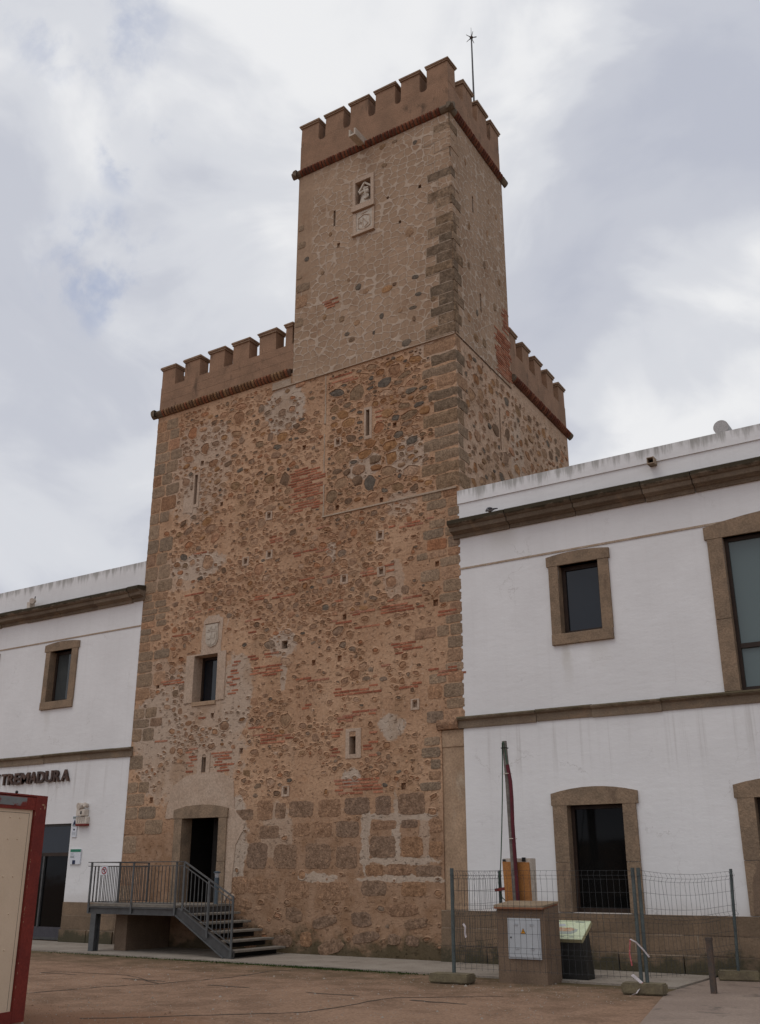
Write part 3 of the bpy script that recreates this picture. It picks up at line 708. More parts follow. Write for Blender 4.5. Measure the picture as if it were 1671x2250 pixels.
for b in bricks:
    brick_patch(Tfront, *b, 0.22, excl[:len(holes) + 9])
    excl.append((b[0] + .03, b[1] - .03, b[2], b[3]))
for k in range(52):                                        # stray brick courses
    u, v = rg.uniform(-8.6, .2), rg.uniform(3.5, 10.0); ln = rg.uniform(.25, 1.0)
    if free(u + ln / 2, v + .05, ln, .1, excl):
        brick_patch(Tfront, u, u + ln, v, v + rg.choice([.05, .05, .1]), .3, excl); excl.append((u, u + ln, v, v + .06))

def scatter(T, u0, u1, v0, v1, sizes, mat, ex, gap, tries, dens=None, depth=(.012, .03)):
    cell = 0.5; grid = {}
    for (smin, smax, cnt) in sizes:
        for _ in range(int(cnt * tries)):
            wd = rg.uniform(smin, smax); h = wd * rg.uniform(.42, .8)
            if rg.random() < .12: h = wd * rg.uniform(.9, 1.2)
            u, v = rg.uniform(u0 + wd / 2, u1 - wd / 2), rg.uniform(v0 + h / 2, v1 - h / 2)
            if dens and rg.random() > dens(u, v): continue
            if not free(u, v, wd * .9, h * .9, ex): continue
            gi, gj = int(u // cell), int(v // cell); ok = True
            for a in (-1, 0, 1):
                for b in (-1, 0, 1):
                    for (uu, vv, ww, hh) in grid.get((gi + a, gj + b), ()):
                        ddx = (u - uu) / ((wd + ww) / 2 + gap); ddz = (v - vv) / ((h + hh) / 2 + gap)
                        if ddx * ddx + ddz * ddz < 1: ok = False; break
                    if not ok: break
                if not ok: break
            if not ok: continue
            grid.setdefault((gi, gj), []).append((u, v, wd, h))
            mk = mat if isinstance(mat, str) else mat(u, v)
            if rg.random() < .8: wall.set_stone(T, u, v, wd, h, mk, 'mortar' if T is Tfront else 'mortar_side', rg, rg.choice([8, 9, 10]), rg.uniform(.014, .026))
            else: wall.stone(T, u, v, wd, h, rg.uniform(*depth), mk, rg, rg.choice([8, 9, 10]), rg.choice([2.0, 2.6, 3.4]), .19)
light_zones = [(-4.6, 13.5, .7, .7), (-7.3, 13.0, .8, .6), (-1.9, 11.2, .5, .3), (-7.4, 9.5, 1.0, .4), (-8.5, 5.3, .8, .8), (-8.1, 4.1, .9, .7), (-5.8, 5.8, .5, 1.0)]
def dens_low(u, v):
    k = .9
    for (a, b, c, e) in light_zones:
        if ((u - a) / c) ** 2 + ((v - b) / e) ** 2 < 1: k = .45
    q = mnoise.noise(Vector((u * .55, v * .7, 3.1))) + .5 * mnoise.noise(Vector((u * 1.5, v * 1.8, 9.1)))
    f = .40 + 1.5 * q + (.30 if v > 7.5 else -.05)
    return k * min(1.0, max(.22, f)) ** 2 * (.55 if v < 7.0 else 1.0)
def mat_low(u, v): return 'rubble_dark' if rg.random() < .10 else 'rubble'
scatter(Tfront, -9.2, .6, 3.3, 10.08, [(.26, .36, 110), (.17, .25, 2000), (.11, .17, 6500), (.065, .11, 9000), (.035, .065, 8000)], mat_low, excl, .026, 1.0, dens_low, (.006, .016))
scatter(Tfront, -8.9, -3.28, 10.08, 14.3, [(.28, .40, 180), (.17, .27, 1300), (.11, .17, 2600), (.065, .11, 3000), (.035, .065, 2400)], lambda u, v: 'rubble_dark' if rg.random() < .35 else 'rubble', excl, .035, 1.0, dens_low, (.01, .026))
scatter(Tfront, -3.15, .55, 10.2, 14.05, [(.32, .5, 200), (.2, .32, 900), (.12, .2, 1300), (.07, .12, 1500), (.04, .07, 900)], lambda u, v: 'rubble_dark' if rg.random() < .82 else 'rubble', excl, .022, 1.3, lambda u, v: .95, (.014, .036))
scatter(Tside, .45, 7.8, 9.4, 14.0, [(.3, .45, 200), (.18, .3, 1300), (.1, .18, 1600)], lambda u, v: 'rubble_dark' if rg.random() < .65 else 'rubble',
        [(4.6, 7.4, 9.4, 10.9), (2.5, 2.7, 11.9, 13.3)], .05, 1.0, lambda u, v: .75, (.014, .034))
scatter(Tfront, -5.65, .0, .2, 3.3, [(.12, .22, 300), (.05, .12, 700)], 'rubble', excl, .04, .7, lambda u, v: .4, (.006, .016))
brick_patch(Tside, 4.6, 7.2, 9.7, 10.8, .3, [])
# ledges and straight seams where building phases meet
wall.box(-3.25, 0.60, -.03, .01, 10.085, 10.125, 'ledge', .004)
for k in range(14):
    if k not in (3, 8): wall.box(-3.24 + rg.uniform(-.012, .012), -3.21 + rg.uniform(-.012, .012), -.010, .01, 10.13 + k * .284, 10.13 + (k + 1) * .284 - .004, 'ledge', .006)
wall.box(-5.04, -4.4, -.018, .01, 14.13, 14.36, 'ledge')
for (a, b) in putlog:                                      # pale frames of the putlog holes
    for (x0, x1, z0, z1) in ((a - .11, a - .06, b - .12, b + .1), (a + .06, a + .11, b - .12, b + .1), (a - .06, a + .06, b - .12, b - .07), (a - .11, a + .11, b + .1, b + .12)):
        wall.box(x0, x1, -.018, .01, z0, z1, 'smooth_plaster', .003)
# smooth plaster fields
def field(poly, y, mat='smooth_plaster'): wall.prism_xz(poly, y, .006, mat)
def wobble(poly, a=.02, sub=5):
    out = []
    for i in range(len(poly)):
        p, q = poly[i], poly[(i + 1) % len(poly)]
        for k in range(sub):
            f = k / sub; e = a if k else 0
            out.append((p[0] + (q[0] - p[0]) * f + rg.uniform(-e, e), p[1] + (q[1] - p[1]) * f + rg.uniform(-e, e)))
    return out
field(wobble([(-7.94, 2.95), (-7.92, 3.25), (-7.76, 3.74), (-7.33, 3.97), (-6.97, 4.02), (-6.42, 4.03), (-5.95, 3.90), (-5.76, 3.79), (-5.68, 3.11), (-5.34, 2.8), (-5.40, 2.6), (-5.60, 2.3), (-5.66, 1.25), (-5.9, 1.0), (-5.9, 2.92), (-5.86, 2.95), (-5.86, 3.15), (-6.4, 3.23), (-7.1, 3.24), (-7.63, 3.16), (-7.63, 2.95)], .02, 3), -.016)
field(wobble([(-7.1, 7.06), (-7.05, 7.9), (-6.9, 8.05), (-6.55, 8.05), (-6.38, 7.9), (-6.4, 7.06), (-6.45, 7.03)], .02), -.012)
field(wobble([(-8.12, 11.15), (-7.75, 11.1), (-7.75, 11.75), (-8.12, 11.75)], .03), -.010)
wall_o = wall.obj('wall', tower)

# ---- framed openings of the tower
def frame_rect(parent, name, x0, x1, z0, z1, wl, wr, wt, wb, out, mat):
    b = MB()
    b.box(x0 - wl, x0, -out, .02, z0 - wb, z1 + wt, mat, .003); b.box(x1, x1 + wr, -out, .02, z0 - wb, z1 + wt, mat, .003)
    if wt: b.box(x0, x1, -out, .02, z1, z1 + wt, mat)
    if wb: b.box(x0, x1, -out, .02, z0 - wb, z0, mat)
    return b.obj(name, parent)
fr = frame_rect(tower, 'window_surround', -7.30, -6.49, 5.80, 7.01, .28, .28, .04, .0, .02, 'smooth_plaster')
b = MB(); b.box(-7.30, -6.49, -.03, .3, 5.70, 5.80, 'pilaster', .006); b.obj('sill', fr)
b = MB()
for q in ((-7.30, -7.24, 5.80, 7.01), (-6.55, -6.49, 5.80, 7.01), (-7.24, -6.55, 6.94, 7.01), (-7.24, -6.55, 5.80, 5.86)): b.box(q[0], q[1], .30, .38, q[2], q[3], 'wood_frame')
wf = b.obj('window_frame', tower)
b = MB(); b.box(-7.24, -6.55, .345, .36, 5.86, 6.94, 'glass'); b.obj('pane', wf)
for (n_, x0, x1, z0, z1, w_) in (('arrow_slit_surround', -2.35, -2.17, 4.20, 4.71, .1), ('arrow_slit_surround', -1.94, -1.83, 12.02, 12.74, .05), ('arrow_slit_surround', -7.73, -7.62, 11.34, 12.23, .06)):
    frame_rect(tower, n_, x0, x1, z0, z1, w_, w_ * 1.4, .07, .09, .014, 'smooth_plaster')
b = MB()                                                    # round-headed slit
arch = [(-6.83, 4.40)] + [(-6.76 + .07 * math.cos(a), 4.40 + .07 * math.sin(a)) for a in [math.pi * (1 - k / 8) for k in range(1, 8)]] + [(-6.69, 4.40)]
b.prism_xz([(-6.97, 4.01), (-6.83, 4.01), *arch, (-6.69, 4.01), (-6.56, 4.01), (-6.56, 4.49), (-6.97, 4.49)], -.018, .02, 'smooth_plaster')
b.obj('arrow_slit_surround', tower)
# doorway
b = MB()
lint = [(-7.63, 2.94), (-7.63, 3.15), (-7.35, 3.205), (-7.0, 3.245), (-6.7, 3.252), (-6.4, 3.24), (-6.1, 3.20), (-5.86, 3.15), (-5.86, 2.94)]
b.prism_xz(lint, -.06, .3, 'frame_stone')
ds = b.obj('door_surround', tower)
for (x0, x1) in ((-7.60, -7.34), (-6.14, -5.89)):
    b = MB(); b.box(x0, x1, -.05, .02, 1.0, 1.93, 'frame_stone', .004); b.box(x0, x1, -.052, .02, 1.937, 2.938, 'frame_stone', .004); b.obj('jamb', ds)
b = MB(); b.box(-7.34, -6.14, -.1, .3, .94, .998, 'frame_stone'); b.obj('threshold', ds)
b = MB()
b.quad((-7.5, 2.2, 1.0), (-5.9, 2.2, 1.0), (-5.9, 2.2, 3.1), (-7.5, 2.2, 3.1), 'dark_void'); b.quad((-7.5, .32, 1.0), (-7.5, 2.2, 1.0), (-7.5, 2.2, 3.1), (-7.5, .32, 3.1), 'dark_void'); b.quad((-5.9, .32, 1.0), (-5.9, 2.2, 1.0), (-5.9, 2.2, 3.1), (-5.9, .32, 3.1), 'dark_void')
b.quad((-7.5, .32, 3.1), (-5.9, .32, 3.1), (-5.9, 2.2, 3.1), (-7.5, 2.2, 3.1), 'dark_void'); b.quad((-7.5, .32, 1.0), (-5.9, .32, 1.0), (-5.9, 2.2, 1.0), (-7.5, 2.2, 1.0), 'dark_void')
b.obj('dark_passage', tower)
b = MB(); b.box(-6.78, -6.16, .5, .56, 1.0, 2.94, 'dark_door'); b.box(-6.72, -6.22, .485, .499, 1.1, 2.0, 'dark_door'); b.box(-6.72, -6.22, .485, .499, 2.1, 2.85, 'dark_door'); b.obj('door', tower)
# coat of arms over the window
b = MB()
sh = [(-6.95, 7.80), (-6.93, 7.34), (-6.86, 7.24), (-6.72, 7.19), (-6.58, 7.24), (-6.52, 7.36), (-6.53, 7.80)]
b.prism_xz(sh, -.035, .01, 'plaque')
b.prism_xz([(a * .86 + -6.735 * .14, c * .86 + 7.5 * .14) for a, c in sh], -.05, -.034, 'plaque')
for q in ((-6.9, -6.58, 7.60, 7.62), (-6.745, -6.725, 7.26, 7.74), (-6.86, -6.76, 7.40, 7.5), (-6.7, -6.6, 7.42, 7.54), (-6.86, -6.76, 7.64, 7.72), (-6.7, -6.6, 7.64, 7.73)): b.box(q[0], q[1], -.064, -.049, q[2], q[3], 'plaque', .003)
b.box(-6.99, -6.49, -.05, .01, 7.82, 7.86, 'smooth_plaster')
b.obj('coat_of_arms', tower)

# ---- upper block
UX0, UD, UO = -4.33, 3.45, 0.03
def TfU(u, o, v): return (u, -UO - o, v)
def TsU(u, o, v): return Tside(u, UO + o, v)
up = MB()
uholes = [(-3.06, -2.99, 18.72, 19.24, .3, 'sgraffito', 'dark_void'), (-2.29, -1.78, 19.05, 19.82, .2, 'smooth_plaster', 'smooth_plaster'), (-0.29, -0.19, 18.82, 18.93, .14, 'sgraffito', 'sgraffito'),
          (-1.29, -1.21, 18.89, 18.98, .06, 'sgraffito', 'sgraffito'), (-0.91, -0.83, 17.95, 18.05, .08, 'sgraffito', 'sgraffito'), (-2.92, -2.82, 17.95, 18.1, .06, 'sgraffito', 'sgraffito')]
up.wall(TfU, UX0, XR + .01, ZT, 20.95, uholes, .2, 'sgraffito')
up.wall(TsU, -.03, UD, ZT, 20.95, [(1.25, 1.34, 18.5, 19.05, .12, 'sgraffito', 'dark_void'), (1.52, 1.62, 15.55, 16.13, .3, 'sgraffito', 'dark_void')], .2, 'sgraffito')
xb = 0.68 + SK * UD + .02
up.quad((UX0, UD, ZT), (UX0, -UO, ZT), (UX0, -UO, 20.95), (UX0, UD, 20.95), 'sgraffito')
up.quad((xb, UD, ZT), (UX0, UD, ZT), (UX0, UD, 20.95), (xb, UD, 20.95), 'sgraffito')
up.quad((UX0, -UO, ZT), (XR + .03, -UO, ZT), (XR + .03, .05, ZT), (UX0, .05, ZT), 'ledge')
up.box(UX0 - .7, XR - .02, -UO - .012, .012, ZT - .022, ZT, 'ledge', .002)
wall = up
def qU(z0, z1, lf, ls, mat):
    """weathered corner stone set in the plaster of the upper block"""
    j = .008
    for T, a, c in ((TfU, XR - lf, XR + .012), (TsU, -.04, ls)):
        P = []
        for e in range(5): P.append((a + (c - a) * e / 4, z0))
        for e in range(5): P.append((c - (c - a) * e / 4, z1))
        P = [(p + rg.uniform(-j, j), q + rg.uniform(-j, j)) for p, q in P]
        o = .012
        vs = [T(p, o + rg.uniform(-.003, .003), q) for p, q in P] + [T(p, -.03, q) for p, q in P]
        n = len(P)
        up.add(vs, [tuple(range(n))] + [(i, i + n, (i + 1) % n + n, (i + 1) % n) for i in range(n)], mat)
zq = 14.19; i = 0
while zq < 20.6:
    h = rg.uniform(.24, .36)
    long = (i % 2 == 0)
    lf = (rg.uniform(.62, .85) if long else rg.uniform(.30, .45)); ls = (rg.uniform(.14, .22) if long else rg.uniform(.3, .5))
    if not (19.3 < zq < 19.6): qU(zq + .012, zq + h - .012, lf, ls, 'quoin_upper' if (rg.random() < .72 or zq < 17.2) else 'sgraffito')
    up.box(XR - lf - .035, XR - lf - .012, -UO - .009, -.02, zq, zq + h, 'ledge'); up.box(XR - lf - .012, XR - .02, -UO - .009, -.02, zq - .012, zq + .010, 'ledge')
    zq += h; i += 1
for (x0, x1, z0, z1) in [(-4.32, -3.82, 16.95, 17.22), (-4.32, -3.9, 16.45, 16.85), (-4.32, -4.02, 15.85, 16.12), (-4.3, -4.02, 18.4, 18.62), (-4.3, -4.1, 19.0, 19.2), (-4.31, -4.1, 17.4, 17.5)]:
    up.stone(TfU, (x0 + x1) / 2, (z0 + z1) / 2, x1 - x0, z1 - z0, .014, 'ashlar', rg, 16, 8, .03)
for (x, z_, wd, h) in [(-0.58, 17.56, .26, .3), (-3.15, 18.5, .12, .16), (-2.19, 16.45, .19, .2), (-1.95, 16.24, .2, .16), (-1.29, 16.07, .36, .2), (-1.05, 16.14, .14, .12), (-0.41, 16.13, .22, .13), (-0.33, 15.59, .2, .12),
                       (0.11, 15.31, .19, .17), (-0.88, 15.29, .15, .12), (-1.45, 15.31, .14, .18), (-0.47, 14.92, .1, .18), (-2.23, 15.37, .2, .17), (-2.72, 15.64, .18, .2), (-3.29, 15.87, .14, .19),
                       (-2.39, 14.91, .2, .14), (-2.54, 15.12, .18, .12), (-1.69, 14.9, .08, .12), (-0.7, 14.3, .3, .2), (0.09, 14.45, .34, .2), (-2.51, 16.79, .1, .13), (-3.39, 17.32, .14, .12), (-3.96, 17.98, .17, .16),
                       (-1.42, 20.72, .24, .17), (-1.01, 20.71, .2, .1), (-0.37, 20.38, .14, .14), (-1.37, 20.06, .2, .16), (-0.5, 15.25, .24, .1)]:
    up.stone(TfU, x, z_, wd, h, .012, 'rubble_dark', rg, 10, 2.3, .12)
for (u, v, wd, h) in [(1.0, 17.9, .12, .25), (.9, 16.6, .14, .22), (1.9, 17.2, .16, .26), (2.5, 16.2, .2, .25), (2.2, 18.4, .12, .24), (1.3, 15.4, .14, .2), (.8, 15.0, .2, .26), (1.7, 14.7, .24, .3), (1.2, 14.6, .3, .22), (2.9, 17.2, .18, .22), (2.9, 19.4, .1, .2), (.9, 19.9, .1, .2), (2.4, 19.6, .12, .2)]:
    up.stone(TsU, u, v, wd, h, .014, 'rubble_dark', rg, 9, 2.3, .12)
brick_patch(TfU, -3.25, -2.85, 16.12, 16.38, .15, [])
brick_patch(TsU, 2.5, 3.44, 14.25, 15.6, .05, []); brick_patch(TsU, 3.05, 3.44, 15.6, 16.5, .15, [])
up.obj('upper_wall', tower)

# niche with a carved figure, plaque with a shield
b = MB()
for q in ((-2.38, -2.29, 19.05, 19.95), (-1.78, -1.68, 19.05, 19.95), (-2.29, -1.78, 19.82, 19.95)): b.box(q[0], q[1], -.085, 0, q[2], q[3], 'smooth_plaster', .004)
b.box(-2.40, -1.66, -.11, 0, 18.87, 19.05, 'smooth_plaster', .004)
nic = b.obj('niche', tower)
b = MB()                                                    # standing draped figure under a little gable
prof = [(.17, 19.06), (.165, 19.16), (.13, 19.3), (.115, 19.40), (.125, 19.47), (.10, 19.52), (.055, 19.545), (.05, 19.57), (.062, 19.61), (.055, 19.66), (.02, 19.69)]
n = 18; vs = []; fs = []
for k, (r, zz) in enumerate(prof):
    for j in range(n):
        g = 2 * math.pi * j / n
        fold = 1 + (.13 * math.sin(g * 5 + zz * 9) if k < 6 else 0)
        vs.append((-2.03 + r * fold * math.cos(g) + (19.4 - zz) * .10, .03 + r * .7 * fold * math.sin(g), zz))
for k in range(len(prof) - 1):
    for j in range(n): fs.append((k * n + j, k * n + (j + 1) % n, (k + 1) * n + (j + 1) % n, (k + 1) * n + j))
b.add(vs, fs + [tuple(range((len(prof) - 1) * n, len(prof) * n))], 'plaque', True)
def ball(b, c, r, mat, sx=1, sy=1, sz=1):
    m_ = bmesh.new(); bmesh.ops.create_icosphere(m_, subdivisions=2, radius=r)
    bmesh.ops.scale(m_, vec=(sx, sy, sz), verts=m_.verts); bmesh.ops.translate(m_, vec=c, verts=m_.verts); b.bm(m_, mat, True)
ball(b, (-1.93, -.02, 19.56), .045, 'plaque'); ball(b, (-1.93, -.02, 19.45), .06, 'plaque', 1, .8, 1.4)
b.tube([(-2.14, -.03, 19.47), (-2.12, -.09, 19.38), (-1.98, -.11, 19.40)], [.04, .035, .028], 'plaque', 8)
b.tube([(-1.90, -.04, 19.30), (-1.86, -.06, 19.22), (-1.98, -.1, 19.15)], [.04, .04, .03], 'plaque', 8)
b.bar((-2.22, .0, 19.52), (-2.02, -.02, 19.77), .05, 'plaque'); b.bar((-2.02, -.02, 19.77), (-1.82, 0, 19.6), .05, 'plaque')
b.obj('carved_figure', nic)
b = MB()
for q in ((-2.38, -2.27, 18.15, 18.82), (-1.75, -1.68, 18.15, 18.82)): b.box(q[0], q[1], -.06, 0, q[2], q[3], 'smooth_plaster', .004)
b.box(-2.40, -1.66, -.10, 0, 18.08, 18.17, 'smooth_plaster', .004)
pf_ = b.obj('plaque_frame', tower)
b = MB(); b.box(-2.27, -1.75, -.045, 0, 18.17, 18.82, 'plaque')
sh = [(-2.2, 18.62), (-2.2, 18.3), (-2.01, 18.22), (-1.82, 18.3), (-1.82, 18.62), (-2.01, 18.70)]
for i in range(6):
    p, q = sh[i], sh[(i + 1) % 6]; b.bar((p[0], -.05, p[1]), (q[0], -.05, q[1]), .022, 'smooth_plaster')
for p, q in (((-2.05, 18.6), (-1.88, 18.38)), ((-2.05, 18.6), (-2.05, 18.3)), ((-2.15, 18.55), (-2.1, 18.4)), ((-2.17, 18.45), (-2.08, 18.46)), ((-1.88, 18.38), (-2.0, 18.28)), ((-2.1, 18.74), (-1.9, 18.76))):
    b.bar((p[0], -.05, p[1]), (q[0], -.05, q[1]), .018, 'smooth_plaster')
b.obj('plaque', pf_)
# water spout on the cornice
b = MB()
def spt(x0, x1, z0, z1): b.add([], [], 'plaque')
b.box(-2.16, -1.94, -.62, 0, 20.98, 21.03, 'plaque'); b.box(-2.16, -2.11, -.62, 0, 21.03, 21.20, 'plaque'); b.box(-1.99, -1.94, -.62, 0, 21.03, 21.20, 'plaque'); b.box(-2.11, -1.99, -.3, -.25, 21.03, 21.2, 'dark_void')
b.obj('water_spout', tower)

# ---- brick cornices and parapets
def cornice(T, u0, u1, z0, h, out, mat, c0=None, c1=None, step=.115):
    """ribbed roll of upright bricks along T; c0/c1: length of plain end stones"""
    b = MB()
    prof = [(0, z0), (out * .35, z0 + h * .05), (out * .75, z0 + h * .3), (out, z0 + h * .6), (out * .95, z0 + h * .85), (out * .6, z0 + h), (0, z0 + h)]
    def run(a, c, sc, m):
        vs = [T(a, o * sc, v) for o, v in prof] + [T(c, o * sc, v) for o, v in prof]; n = len(prof)
        b.add(vs, [tuple(range(n))[::-1], tuple(range(n, 2 * n))] + [(i, i + 1, i + 1 + n, i + n) for i in range(n - 1)], m)
    a, c = u0, u1
    if c0: run(u0, u0 + c0, .98, 'corner_stone'); a += c0
    if c1: run(u1 - c1, u1, .98, 'corner_stone'); c -= c1
    run(a, c, .68, 'cornice_core')
    u = a
    while u < c - .04:
        q = min(u + step * rg.uniform(.54, .66), c)
        run(u, q, rg.uniform(.95, 1.06), mat); u += step * rg.uniform(.96, 1.04)
    # small dentil course below
    return b
def add_to(b, other): 
    pass
b = cornice(TfU, UX0 - .2, XR + .22, 20.90, .195, .135, 'brick_cornice', .3, .42); b.obj('brick_cornice', tower)
b = cornice(TsU, -.2, UD + .2, 20.90, .195, .135, 'brick_cornice', .42, .3); b.obj('brick_cornice', tower)
b = cornice(lambda u, o, v: (UX0 - o, u, v), -.2, UD + .2, 20.90, .195, .135, 'brick_cornice', .3, .3); b.obj('brick_cornice', tower)
b = cornice(Tfront, XL - .2, -4.40, 14.42, .205, .15, 'brick_buff', .42, None); b.obj('brick_cornice', tower)
b = cornice(Tside, UD + .02, 8.1, 14.39, .205, .15, 'brick_cornice', .1, .2); b.obj('brick_cornice', tower)
b = cornice(lambda u, o, v: (XL - o, u, v), -.2, 8.1, 14.42, .205, .15, 'brick_buff', .42, .3); b.obj('brick_cornice', tower)

def parapet(T, u0, u1, z0, zg, zt, merl, th, name, mat='stucco', flare=.1, capo=.05, joints=False):
    """solid wall z0..zg with merlons zg..zt; T(u, out, v)"""
    b = MB()
    def bx(a, c, o0, o1, v0, v1, m):
        vs = [T(a, o1, v0), T(c, o1, v0), T(c, o0, v0), T(a, o0, v0), T(a, o1, v1), T(c, o1, v1), T(c, o0, v1), T(a, o0, v1)]
        b.add(vs, [(0, 3, 2, 1), (4, 5, 6, 7), (0, 1, 5, 4), (1, 2, 6, 5), (2, 3, 7, 6), (3, 0, 4, 7)], m)
    bx(u0, u1, -th, 0, z0, zg, mat)
    if joints:
        for r in range(1, 3): bx(u0 + .02, u1 - .02, -.01, .004, z0 + r * (zg - z0) / 3 + .05, z0 + r * (zg - z0) / 3 + .058, 'cap')
        for k in range(7): bx(u0 + .5 + k * .68, u0 + .508 + k * .68, -.01, .004, z0 + (k % 3) * .27 + .2, z0 + (k % 3) * .27 + .42, 'cap')
    p = b.obj('parapet', tower)
    for (a, c) in merl:
        b = MB(); a += capo; c -= capo
        prof = [(a - flare * .92, zg), (a - flare * .45, zg + flare * .18), (a - flare * .12, zg + flare * .6), (a, zg + flare * 1.3), (a, zt - .13), (c, zt - .13), (c, zg + flare * 1.3), (c + flare * .12, zg + flare * .6), (c + flare * .45, zg + flare * .18), (c + flare * .92, zg)] if flare else [(a, zg), (a, zt - .13), (c, zt - .13), (c, zg)]
        prof = [(min(max(q, u0), u1), v) for q, v in prof]
        n = len(prof); ja = [rg.uniform(-.012, .012) for _ in prof]
        vs = [T(q + e_, rg.uniform(-.006, .002), v + e_ * .5) for (q, v), e_ in zip(prof, ja)] + [T(q + e_ * .5, -th, v) for (q, v), e_ in zip(prof, ja)]
        b.add(vs, [tuple(range(n))[::-1], tuple(range(n, 2 * n))] + [(i, (i + 1) % n, (i + 1) % n + n, i + n) for i in range(n)], mat)
        mo = b.obj('merlon', tower)
        b = MB()
        e1, e2 = capo * .55, capo
        zs = [(e1, zt - .13), (e1, zt - .085), (e2, zt - .08), (e2 + .004, zt - .035), (e2 - .02, zt - .01)]
        rows = []
        for e, v in zs: rows.append([T(a - e + rg.uniform(-.008, .008), e, v + rg.uniform(-.010, .010)), T(c + e + rg.uniform(-.008, .008), e, v + rg.uniform(-.010, .010)), T(c + e, -th - e, v + rg.uniform(-.008, .008)), T(a - e, -th - e, v + rg.uniform(-.008, .008))])
        rows.append([T(a + .03, -.05, zt + .02), T(c - .03, -.05, zt + .02), T(c - .03, -th + .05, zt + .02), T(a + .03, -th + .05, zt + .02)])
        vs = [q for r in rows for q in r]; fs = [(3, 2, 1, 0)]
        for r in range(len(rows) - 1):
            for i in range(4): fs.append((r * 4 + i, r * 4 + (i + 1) % 4, r * 4 + 4 + (i + 1) % 4, r * 4 + 4 + i))
        o = (len(rows) - 1) * 4; fs.append((o, o + 1, o + 2, o + 3))
        b.add(vs, fs, 'cap'); b.obj('cap', mo)
TH = .42
parapet(lambda u, o, v: (u, o * -1 - .0, v), UX0, XR, 21.08, 22.0, 22.82, [(-4.37, -3.64), (-3.48, -2.75), (-2.59, -1.87), (-1.72, -.97), (-.86, -.16), (-.02, .73)], TH, 'front')
parapet(Tside, TH + .002, UD, 21.08, 22.0, 22.818, [(.92, 1.64), (1.86, 2.62), (2.78, 3.5)], TH, 'side')
parapet(lambda u, o, v: (UX0 - o, u, v), TH + .002, UD, 21.08, 22.0, 22.818, [(.92, 1.64), (1.86, 2.62), (2.78, 3.5)], TH, 'left')
parapet(lambda u, o, v: (u, UD + o, v), UX0 + TH + .002, 0.5 - TH, 21.08, 22.0, 22.816, [(-3.48, -2.75), (-2.59, -1.87), (-1.72, -.97), (-.86, -.16)], TH, 'back')
parapet(Tfront, XL + .01, -4.36, 14.62, 15.42, 16.12, [(-9.42, -8.79), (-8.50, -7.80), (-7.52, -6.84), (-6.61, -5.92), (-5.64, -4.94), (-4.70, -4.37)], .36, 'low front', flare=0, joints=True)
parapet(Tside, UD + .05, 7.9, 14.6, 15.42, 16.1, [(3.5, 4.22), (4.95, 5.70), (6.4, 7.15), (7.55, 8.2)] if False else [(3.48, 4.05), (4.42, 5.02), (5.35, 5.98), (6.32, 6.96), (7.3, 7.92)], .36, 'low side', flare=0)
parapet(lambda u, o, v: (XL + .01 - o, u, v), .362, 7.9, 14.62, 15.42, 16.118, [(.7, 1.35), (1.7, 2.35), (2.7, 3.35), (3.7, 4.35), (4.7, 5.35), (5.7, 6.35), (6.7, 7.3)], .36, 'low left', flare=0)
parapet(lambda u, o, v: (u, 7.9 + o, v), XL + .4, 0.0, 14.62, 15.42, 16.116, [(-8.6, -7.9), (-7.5, -6.8), (-6.4, -5.7), (-5.3, -4.6), (-4.2, -3.5), (-3.1, -2.4), (-2, -1.3), (-.9, -.2)], .36, 'low back', flare=0)
b = MB(); b.quad((UX0 + .1, .1, 21.3), (.5, .1, 21.3), (.4, UD - .1, 21.3), (UX0 + .1, UD - .1, 21.3), 'roof'); b.obj('roof_terrace', tower)

# pilaster between tower and right wing
b = MB()
b.box(.062, .60, .03, .09, .96, 4.2, 'pilaster', .0); b.bbox(.062, .603, .012, .09, 4.2, 4.56, 'pilaster', .012)
b.prism_x([(.02, 4.56), (-.05, 4.575), (-.09, 4.66), (-.09, 4.72), (-.05, 4.78), (.02, 4.80)], -.02, .50, 'granite_block')
b.obj('pilaster', tower)

# lightning rod
rod = thing('lightning_rod', 'thin metal lightning rod with a spiky head above the tower battlements', 'lightning rod', (.17, 2.6, 21.3))
b = MB(); b.tube([(.17, 2.6, 21.3), (.17, 2.6, 26.0)], [.035, .022], 'steel_dark', 8); b.tube([(.17, 2.6, 26.0), (.17, 2.6, 26.4)], [.012, .004], 'steel_dark', 6); b.obj('rod', rod)
b = MB(); ball(b, (.17, 2.6, 26.0), .055, 'rust')
for k in range(8):
    g = 2 * math.pi * k / 8
    b.tube([(.17, 2.6, 26.0), (.17 + .17 * math.cos(g), 2.6 + .17 * math.sin(g), 26.0 + (.08 if k % 2 else -.08))], [.014, .008], 'rust', 5)
b.obj('spike_head', rod)


# ================================================================== THE WHITE WINGS
def lintel_prism(b, x0, x1, z0, z1, rise, y, yb, mat):
    n = 8; k = [(x0 + (x1 - x0) * i / n, z1 + rise * (1 - (2 * i / n - 1) ** 2)) for i in range(n + 1)]
    b.prism_xz([(x0, z0)] + k + [(x1, z0)], y, yb, mat)

